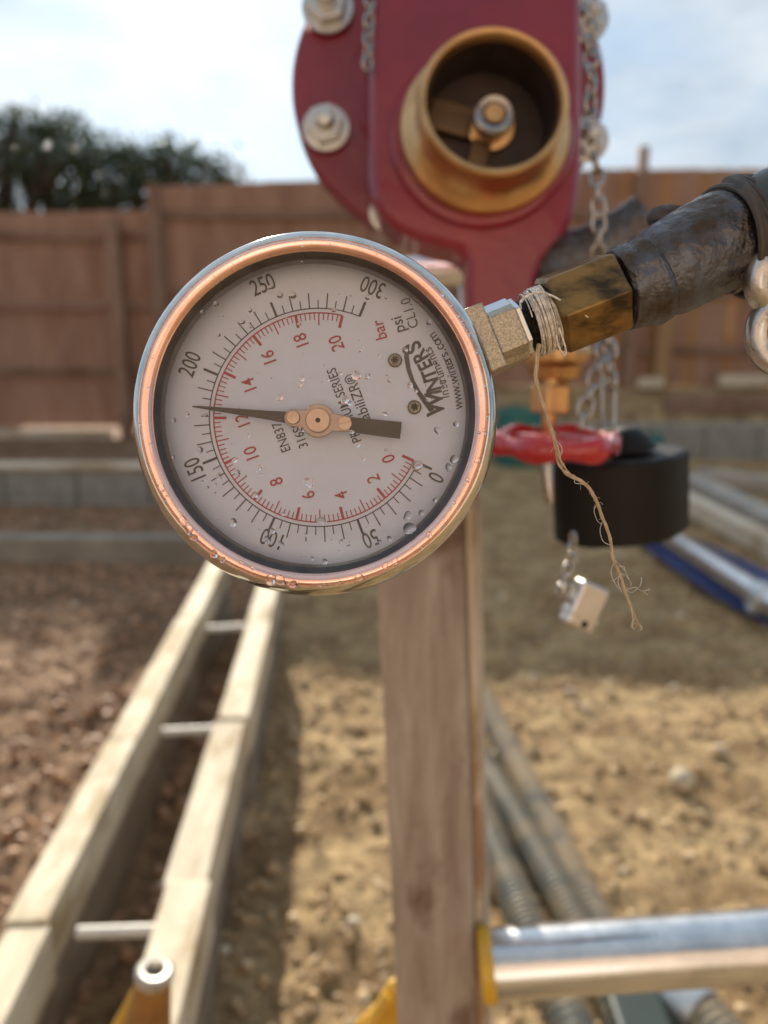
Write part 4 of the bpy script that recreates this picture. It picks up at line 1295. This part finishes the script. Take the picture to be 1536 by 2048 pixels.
# needle
ZN = -0.0085
hx, hy = LG(637, 842, ZN)
tipx, tipy = LG(385, 813, ZN)
ang = math.atan2(tipy - hy, tipx - hx)
NM = GM @ Matrix.Translation((hx, hy, ZN)) @ Matrix.Rotation(ang, 4, 'Z')      # +x to the tip
SN = (GD - ZN) / F
def pn_(pts): return [(a*SN, b*SN) for a, b in pts]
mb = MB(); mb.prism(pn_([(40, -13), (100, -9), (180, -5.5), (240, -3.0), (254, -1.2), (254, 1.2), (240, 2.0), (180, 5.0), (100, 9), (40, 13)]), -0.00035, 0.00015, NM)
obj('pointer', mb, M_needle, gt, sharp=None, bevel=0.00008)
mb = MB(); mb.prism(pn_([(-40, -15), (-166, -17), (-166, 17), (-40, 14)][::-1]), -0.00035, 0.00015, NM)
obj('pointer_tail', mb, M_needle, gt, sharp=None, bevel=0.00008)
hub = []
for k in range(20):   # right-hand ear, hub circle, left ear outline
    pass
def circ(cx, cy, r, a0, a1, n):
    return [(cx + r*math.cos(R(a0+(a1-a0)*k/n)), cy + r*math.sin(R(a0+(a1-a0)*k/n))) for k in range(n+1)]
outl = circ(50, 0, 18, -75, 75, 12) + circ(0, 0, 34, 32, 148, 18) + [(-40, 17), (-64, 15), (-64, -15), (-40, -17)] + circ(0, 0, 34, 212, 328, 18)
mb = MB(); mb.prism(pn_(outl), 0.0002, 0.0012, NM)
hb = obj('hub_plate', mb, M_hub, gt, sharp=None, bevel=0.00025)
mb = MB(); mb.lathe([(24.5*SN, 0.0012), (24.5*SN, 0.0020), (23*SN, 0.0023), (5*SN, 0.0023)], NM, 48); obj('hub_cap', mb, M_hub2, hb)
mb = MB(); mb.lathe([(5.2*SN, 0.00228), (4.2*SN, 0.0018), (0, 0.0015)], NM, 20); obj('pivot', mb, M_hole, hb)
T = NM @ Matrix.Translation((50*SN, 0, 0))
mb = MB(); mb.lathe([(14*SN, 0.0011), (14*SN, 0.0018), (12.5*SN, 0.0021), (0, 0.00225)], T, 32); obj('rivet', mb, M_hub2, hb)
T = NM @ Matrix.Translation((-54*SN, 0, 0)) @ Matrix.Rotation(R(20), 4, 'Z')
mb = MB()
for sgn in (1, -1):
    pts = circ(0, 0, 13, 8, 172, 14)
    pts = [(a*SN, b*SN*sgn) for a, b in pts]
    mb.prism(pts if sgn > 0 else pts[::-1], 0.0012, 0.0023, T)
mb.lathe([(13*SN, 0.0011), (12.8*SN, 0.0016), (0, 0.0016)], T, 28)
obj('adjusting_screw', mb, M_hub2, hb, sharp=30)

# window pane
ZG = -0.0040
mb = MB(); mb.lathe([(0.0, ZG), (0.0464, ZG)], GM, 96)
mb.f = [f for f in mb.f]
obj('window', mb, M_glass, gt, sharp=180)

# raindrops on window and bezel
def drop(mb, x, y, z, r, h=0.45, el=1.0, rot=0.0):
    v = []; f = []
    n = 14; m_ = 5
    for j in range(m_):
        t_ = (j / (m_-1)) * PI/2
        rr = r * math.cos(t_)
        zz = h * r * math.sin(t_)
        if j == m_-1:
            v.append((x, y, z + zz)); break
        for k in range(n):
            a = 2*PI*k/n
            wob = 1 + 0.10*math.sin(2*a + r*9e3) + 0.06*math.sin(3*a + x*4e3)
            ax, ay = rr*wob*math.cos(a), rr*el*wob*math.sin(a)
            v.append((x + ax*math.cos(rot) - ay*math.sin(rot), y + ax*math.sin(rot) + ay*math.cos(rot), z + zz))
    for j in range(m_-2):
        for k in range(n):
            l = (k+1) % n
            f.append((j*n+k, j*n+l, (j+1)*n+l, (j+1)*n+k))
    top = len(v)-1
    for k in range(n):
        f.append(((m_-2)*n+k, (m_-2)*n+(k+1) % n, top))
    f.append(tuple(range(n))[::-1])
    mb.add(v, f, GM)
mb = MB(); rs = random.Random(21)
known = [(432, 608, 6), (406, 625, 6), (348, 840, 5), (347, 914, 5), (437, 953, 8), (415, 975, 4), (467, 1045, 8), (520, 935, 6), (522, 949, 4), (618, 965, 12), (643, 1042, 9), (612, 1070, 5),
         (770, 828, 6), (876, 861, 8), (912, 848, 6), (908, 918, 9), (897, 935, 8), (815, 1032, 9), (819, 1057, 14), (843, 1026, 6), (779, 1078, 7), (650, 1123, 6), (625, 1117, 4), (560, 795, 7), (600, 770, 6), (604, 757, 6),
         (835, 930, 11), (712, 751, 10), (690, 800, 9), (700, 806, 6), (716, 890, 5), (585, 590, 9), (540, 575, 6), (560, 590, 7), (604, 525, 4), (535, 1080, 9), (562, 1088, 7), (545, 1062, 6), (475, 945, 6), (470, 920, 7), (512, 990, 6),
         (810, 700, 7), (820, 770, 7), (858, 645, 6), (720, 700, 4), (668, 620, 5), (735, 595, 6), (500, 620, 5), (484, 644, 7), (437, 670, 5), (735, 752, 7), (780, 760, 6), (772, 900, 4), (870, 1000, 5), (400, 900, 7), (375, 829, 6)]
for px, py, r in known:
    x, y = LG(px, py, ZG)
    drop(mb, x, y, ZG + 0.00006, r * 0.00015 * 0.9, rs.uniform(0.16, 0.28), rs.uniform(0.8, 1.25), rs.uniform(0, 3))
for _ in range(85):
    a = rs.uniform(0, 2*PI); q = 0.0438 * math.sqrt(rs.uniform(0, 1))
    r = 0.00015 * (1.2 + 3.2 * rs.random()**3)
    drop(mb, q*math.cos(a), q*math.sin(a), ZG + 0.00006, r, rs.uniform(0.16, 0.28), rs.uniform(0.8, 1.3), rs.uniform(0, 3))
obj('window_raindrops', mb, M_water, gt, sharp=180, kind='stuff')
mb = MB()
kb = [(960, 618, 5), (950, 650, 5), (945, 640, 6), (940, 668, 5), (962, 700, 4), (972, 770, 4), (968, 860, 5), (974, 866, 4), (955, 921, 6), (936, 960, 7), (908, 1006, 5), (890, 1041, 4), (893, 1052, 3), (886, 1055, 3), (858, 1070, 8), (843, 1095, 4),
      (790, 1124, 7), (770, 1132, 8), (718, 1155, 9), (680, 1165, 5), (640, 1170, 5), (505, 1136, 6), (482, 1125, 5), (428, 1108, 11), (445, 1120, 8), (367, 1042, 10), (378, 1060, 11), (388, 1075, 9), (330, 1000, 5), (322, 976, 8), (540, 1165, 13), (560, 1160, 12), (585, 1170, 10),
      (284, 870, 4), (300, 935, 3), (988, 831, 6), (470, 500, 4), (600, 470, 5), (897, 577, 5), (915, 600, 4), (930, 622, 5)]
for px, py, r in kb:
    x, y = LG(px, py, 0)
    q = math.hypot(x, y)
    q2 = min(max(q, 0.0487), 0.0509); x *= q2/q; y *= q2/q
    drop(mb, x, y, 0.0000, r * 0.00015 * 0.8, 0.6, rs.uniform(0.8, 1.5), math.atan2(y, x) + rs.uniform(-.4, .4))
for _ in range(90):
    a = rs.uniform(0, 2*PI); q = rs.uniform(0.0486, 0.0512)
    drop(mb, q*math.cos(a), q*math.sin(a), 0.0, 0.00015 * (1 + 2.2*rs.random()**2), 0.6, rs.uniform(.8, 1.5), rs.uniform(0, 3))
obj('bezel_raindrops', mb, M_water, gt, sharp=180, kind='stuff')

# gauge stem
SZ = -0.0225
scx, scy = LG(637, 838, SZ)
def stemM(ang, px, py, z=SZ):
    x, y = LG(px, py, z)
    return GM @ Matrix.Translation((x, y, z)) @ Matrix.Rotation(R(ang), 4, 'Z')
SM = stemM(22.0, 1041, 655)       # origin at the outer end of the block, +x outwards
ss = (GD - SZ) / F
h_ = 66 * ss
def sec(x0, x1, poly, M=SM):
    """prism along the stem; poly holds (y, z)"""
    n = len(poly)
    m_ = MB()
    v = [(x0, y, z) for y, z in poly] + [(x1, y, z) for y, z in poly]
    f = [tuple(range(n))[::-1], tuple(range(n, 2*n))] + [(i, (i+1) % n, n+(i+1) % n, n+i) for i in range(n)]
    return m_.add(v, f, M)
full = [(-h_, -0.008), (h_, -0.008), (h_, 0.0085), (-h_, 0.0085)]
cut = [(-h_*0.97, -0.008), (h_*0.97, -0.008), (h_*0.97, 0.0015), (h_*0.50, 0.0083), (-h_*0.62, 0.0083), (-h_*0.80, 0.0045), (-h_*0.97, 0.0035)]
m1_ = sec(-0.0205, -0.0102, full); m2_ = sec(-0.0103, -0.0012, cut)
m1_.add(m2_.v, m2_.f)
obj('stem_block', m1_, M_cast, gt, sharp=None, bevel=0.0005)
obj('stem_chamfer', sec(-0.0013, 0.0004, [(y*0.93, z*0.93) for y, z in cut]), M_flat, gt, sharp=None, bevel=0.0003)
mb = MB()
e = 0.00006
mb.add([(-0.0098, h_*0.52, 0.0083+e-0.0004), (-0.0016, h_*0.52, 0.0083+e-0.0004), (-0.0016, h_*0.972, 0.0015+e), (-0.0098, h_*0.972, 0.0015+e)], [(0,1,2,3)], SM)
obj('wrench_flat', mb, M_flat, gt, sharp=None)

# ------------------------------------------------------------------ pipe fittings carrying the gauge
pf = thing('pipe_fittings', 'dark iron pipe and worn brass hexagon adaptor screwed to the gauge stem', 'pipe fitting', P(1250, 590, 0.252))
def axis(px, py, ang, d=0.251):
    x = P(px, py, d)
    return Matrix.Translation(x) @ CM @ Matrix.Rotation(R(ang), 4, 'Z') @ Matrix.Rotation(PI/2, 4, 'Y')     # local z along the pipe
AX = axis(1045, 655, 21.5)
mb = MB()
prof = [(0.0, -0.001)]
z = -0.0005
for k in range(12):
    prof += [(0.0079, z), (0.0086, z + 0.0004)]
    z += 0.00085
prof += [(0.0079, z), (0, z)]
mb.lathe(prof, AX, 48)
obj('threaded_nipple', mb, M_thread, pf, sharp=70)
# brass hexagon
BX = axis(1098, 634, 21.5)
hexr = 0.0142
Lh = 0.0235
mb = MB()
ro = R(17)
def hx_(r, z): return [(r*math.cos(ro + R(60*k)), r*math.sin(ro + R(60*k)), z) for k in range(6)]
v = hx_(hexr*0.90, 0.0) + hx_(hexr, 0.0016) + hx_(hexr, Lh-0.0010) + hx_(hexr*0.93, Lh)
f = [tuple(range(6))[::-1], tuple(range(18, 24))]
for r_ in range(3):
    for k in range(6):
        f.append((r_*6+k, r_*6+(k+1) % 6, (r_+1)*6+(k+1) % 6, (r_+1)*6+k))
mb.add(v, f, BX)
obj('hexagon_adaptor', mb, M_brass_dirty, pf, sharp=None, bevel=0.0007)
# rough collar and pipe (swept, lumpy)
def lumpy(path, rad, amp, sc, n=48, sub=8):
    pts = []; rr = []
    m_ = len(path)
    for i in range(m_-1):
        for k in range(sub):
            s = k/sub
            p0 = path[max(i-1,0)]; p1 = path[i]; p2 = path[i+1]; p3 = path[min(i+2, m_-1)]
            pts.append(0.5*((2*p1)+(-p0+p2)*s+(2*p0-5*p1+4*p2-p3)*s*s+(-p0+3*p1-3*p2+p3)*s**3))
            rr.append(rad[i]*(1-s) + rad[i+1]*s)
    pts.append(path[-1]); rr.append(rad[-1])
    mb = MB(); mb.tube(pts, rr, n)
    c = len(pts)
    vs = []
    for i, p in enumerate(mb.v):
        ci = min(i // n, c-1)
        q = Vector(p); d = (q - pts[ci])
        k = noise.fractal(q * sc, 0.7, 2.0, 4)
        vs.append(tuple(q + d.normalized() * k * amp))
    mb.v = vs
    return mb
D0 = 0.2525
mb = lumpy([P(1236, 580, D0), P(1246, 577, D0), P(1272, 571, D0), P(1296, 562, D0), P(1308, 556, D0)], [0.0122, 0.0136, 0.0136, 0.0150, 0.0138], 0.0004, 260)
obj('collar', mb, M_iron, pf, sharp=70)
mb = lumpy([P(1300, 556, D0), P(1330, 542, D0), P(1380, 516, D0+.001), P(1425, 492, D0+.002), P(1455, 483, D0+.003), P(1500, 470, D0+.006), P(1560, 465, D0+.01)],
           [0.0130, 0.0152, 0.0158, 0.0162, 0.0172, 0.0176, 0.0180], 0.0004, 200)
obj('iron_pipe', mb, M_iron, pf, sharp=70)
mb = MB()
for k in range(7):
    c = P(1462 + 8*k, 484 - 3.2*k, D0 + 0.002)
    axv = (P(1500, 465, D0) - P(1455, 483, D0)).normalized()
    u = FWD.cross(axv).normalized(); w = axv.cross(u)
    pts = []
    for i in range(40):
        a = 2*PI*i/40
        pts.append(c + (u*math.cos(a) + w*math.sin(a)) * (0.0182 + 0.0006*math.sin(3*a+k)) + axv * 0.0012*math.sin(2*a + k*0.9))
    mb.tube(pts, 0.0011 + 0.0004*((k*7) % 3)/3, 8, closed=True)
obj('strap_wrap', mb, M_strap, pf)
mb = MB()
E = axis(1512, 452, 20, D0 - 0.003)
mb.lathe([(0.0, -0.004), (0.0125, -0.003), (0.0150, 0.0), (0.0160, 0.004), (0.0165, 0.020), (0.0, 0.02)], E, 40)
obj('rubber_plug', mb, M_plug, pf)
# ridge of old tape behind
mb = lumpy([P(1296, 440, D0+.012), P(1320, 432, D0+.010), P(1350, 428, D0+.010), P(1390, 420, D0+.012)], [0.0022, 0.0034, 0.0030, 0.0018], 0.0006, 500, n=16)
obj('tape_end', mb, M_strap, pf)

# ------------------------------------------------------------------ hemp twine
tw = thing('hemp_twine', 'frayed hemp twine wound round the thread and hanging below the fitting', 'twine', P(1078, 700, 0.243))
rs = random.Random(9)
mb = MB()
AXT = axis(1078, 643, 21.5, 0.2505)
for k in range(60):
    z0 = rs.uniform(-0.0022, 0.0050); r0 = 0.0093 + rs.uniform(-0.0006, 0.0016)
    a0 = rs.uniform(0, 6.28); n = 34; turns = rs.uniform(0.8, 1.4)
    sl = rs.uniform(-0.0022, 0.0030)
    pts = []
    for i in range(n):
        a = a0 + turns*2*PI*i/n
        pts.append(AXT @ Vector((r0*math.cos(a), r0*math.sin(a), z0 + sl*i/n + 0.0008*math.sin(a*1.0 + 0.6))))
    mb.tube(pts, rs.uniform(0.00014, 0.00036), 6)
obj('winding', mb, M_twine_w, tw)
def spline(pp, sub=10):
    out = []
    m_ = len(pp)
    for i in range(m_-1):
        p0 = pp[max(i-1,0)]; p1 = pp[i]; p2 = pp[i+1]; p3 = pp[min(i+2, m_-1)]
        for k in range(sub):
            s = k/sub
            out.append(0.5*((2*p1)+(-p0+p2)*s+(2*p0-5*p1+4*p2-p3)*s*s+(-p0+3*p1-3*p2+p3)*s**3))
    out.append(pp[-1])
    return out
TD = 0.240
hang = spline([P(px, py, TD) for px, py in [(1078, 688), (1074, 720), (1072, 755), (1078, 785), (1090, 822), (1103, 860), (1112, 890), (1117, 915), (1128, 940), (1148, 955), (1168, 966), (1184, 985), (1196, 1010), (1206, 1038), (1218, 1068), (1223, 1095), (1227, 1120), (1240, 1148), (1250, 1182), (1262, 1215), (1272, 1238), (1278, 1252)]], 12)
mb = MB()
for ph in range(3):
    pts = []; rr = []
    n = len(hang)
    for i, p in enumerate(hang):
        t_ = i / n
        tn = (hang[min(i+1, n-1)] - hang[max(i-1, 0)]).normalized()
        u = tn.cross(FWD).normalized()
        a = ph*2.094 + i*0.13
        sw = 0.00034 * (1 - 0.45*t_) * (1 + 1.3*math.exp(-((t_-0.36)/0.05)**2))
        pts.append(p + u*sw*math.cos(a) + FWD*sw*math.sin(a))
        rr.append(0.00040 * (1 - 0.35*t_) * (1 + 0.15*math.sin(i*0.7+ph)))
    mb.tube(pts, rr, 7)
obj('hanging_strand', mb, M_twine, tw)
mb = MB()
mb.tube(spline([P(px, py, TD-.001) for px, py in [(1040, 605), (1055, 592), (1080, 585), (1105, 592), (1130, 606), (1160, 624), (1177, 635)]], 8), [0.00045*(1-0.012*k) for k in range(49)], 8)
mb.tube(spline([P(px, py, TD+.004) for px, py in [(1040, 605), (1046, 640), (1052, 660)]], 8), 0.0003, 6)
mb.tube(spline([P(px, py, TD) for px, py in [(1118, 655), (1128, 685), (1132, 705), (1126, 710), (1117, 690), (1112, 670)]], 8), 0.0003, 6)
obj('loose_end', mb, M_twine_w, tw)
mb = MB()
fib = [[(1172,968),(1150,966),(1152,955)], [(1193,1010),(1188,1022),(1195,1042),(1204,1048)], [(1206,1040),(1200,1060),(1206,1082),(1220,1090)], [(1225,1115),(1240,1130),(1252,1145),(1258,1160)],
       [(1228,1125),(1222,1145),(1232,1170),(1240,1178)], [(1250,1180),(1270,1175),(1285,1182),(1300,1178)], [(1248,1175),(1262,1185),(1280,1172),(1283,1155)], [(1240,1150),(1226,1162),(1222,1160)],
       [(1270,1235),(1262,1250),(1268,1258)], [(1276,1250),(1284,1256),(1278,1262)], [(1262,1215),(1266,1240),(1264,1256)], [(1240,1148),(1250,1150),(1262,1166),(1260,1172)], [(1232,1135),(1246,1132),(1250,1140)],
       [(1285,1182),(1296,1190)], [(1110,878),(1122,892),(1124,905),(1116,918)], [(1060,600),(1050,590),(1046,583)], [(1075,560),(1082,572),(1088,590)], [(1240,1150),(1236,1165),(1244,1185)]]
for q in fib:
    mb.tube(spline([P(a, b, TD + rs.uniform(-.001, .001)) for a, b in q], 6), 0.00009, 5)
for _ in range(60):
    i = rs.randrange(20, len(hang)-2); p = hang[i]
    v = Vector((rs.uniform(-1,1), rs.uniform(-.5,.5), rs.uniform(-1,1))).normalized()
    l = rs.uniform(0.0008, 0.0024)
    mb.tube([p, p + v*l*0.6, p + v*l + Vector((0,0,-l*0.4))], 0.00004, 4)
obj('frayed_fibres', mb, M_twine_w, tw, kind='stuff')

# ------------------------------------------------------------------ steel shackle at the right edge
sh = thing('chain_shackle', 'heavy bright steel chain link hanging at the right edge of the photo', 'shackle', P(1520, 570, 0.25))
def heavy_link(c, rx, ry, r, ang, tilt):
    M = Matrix.Translation(c) @ CM @ Matrix.Rotation(R(ang), 4, 'Z') @ Matrix.Rotation(R(tilt), 4, 'Y')
    pts = [M @ Vector((rx*math.cos(2*PI*k/40), ry*math.sin(2*PI*k/40), 0)) for k in range(40)]
    m_ = MB(); m_.tube(pts, r, 8, closed=True); return m_
obj('link', heavy_link(P(1557, 560, 0.2465), 0.0086, 0.0084, 0.0043, -28, 24), M_link, sh, sharp=48)
obj('link', heavy_link(P(1570, 668, 0.2440), 0.0078, 0.0096, 0.0043, 12, -38), M_link, sh, sharp=48)
obj('link', heavy_link(P(1600, 760, 0.2500), 0.0078, 0.0100, 0.0040, 40, 40), M_link, sh)
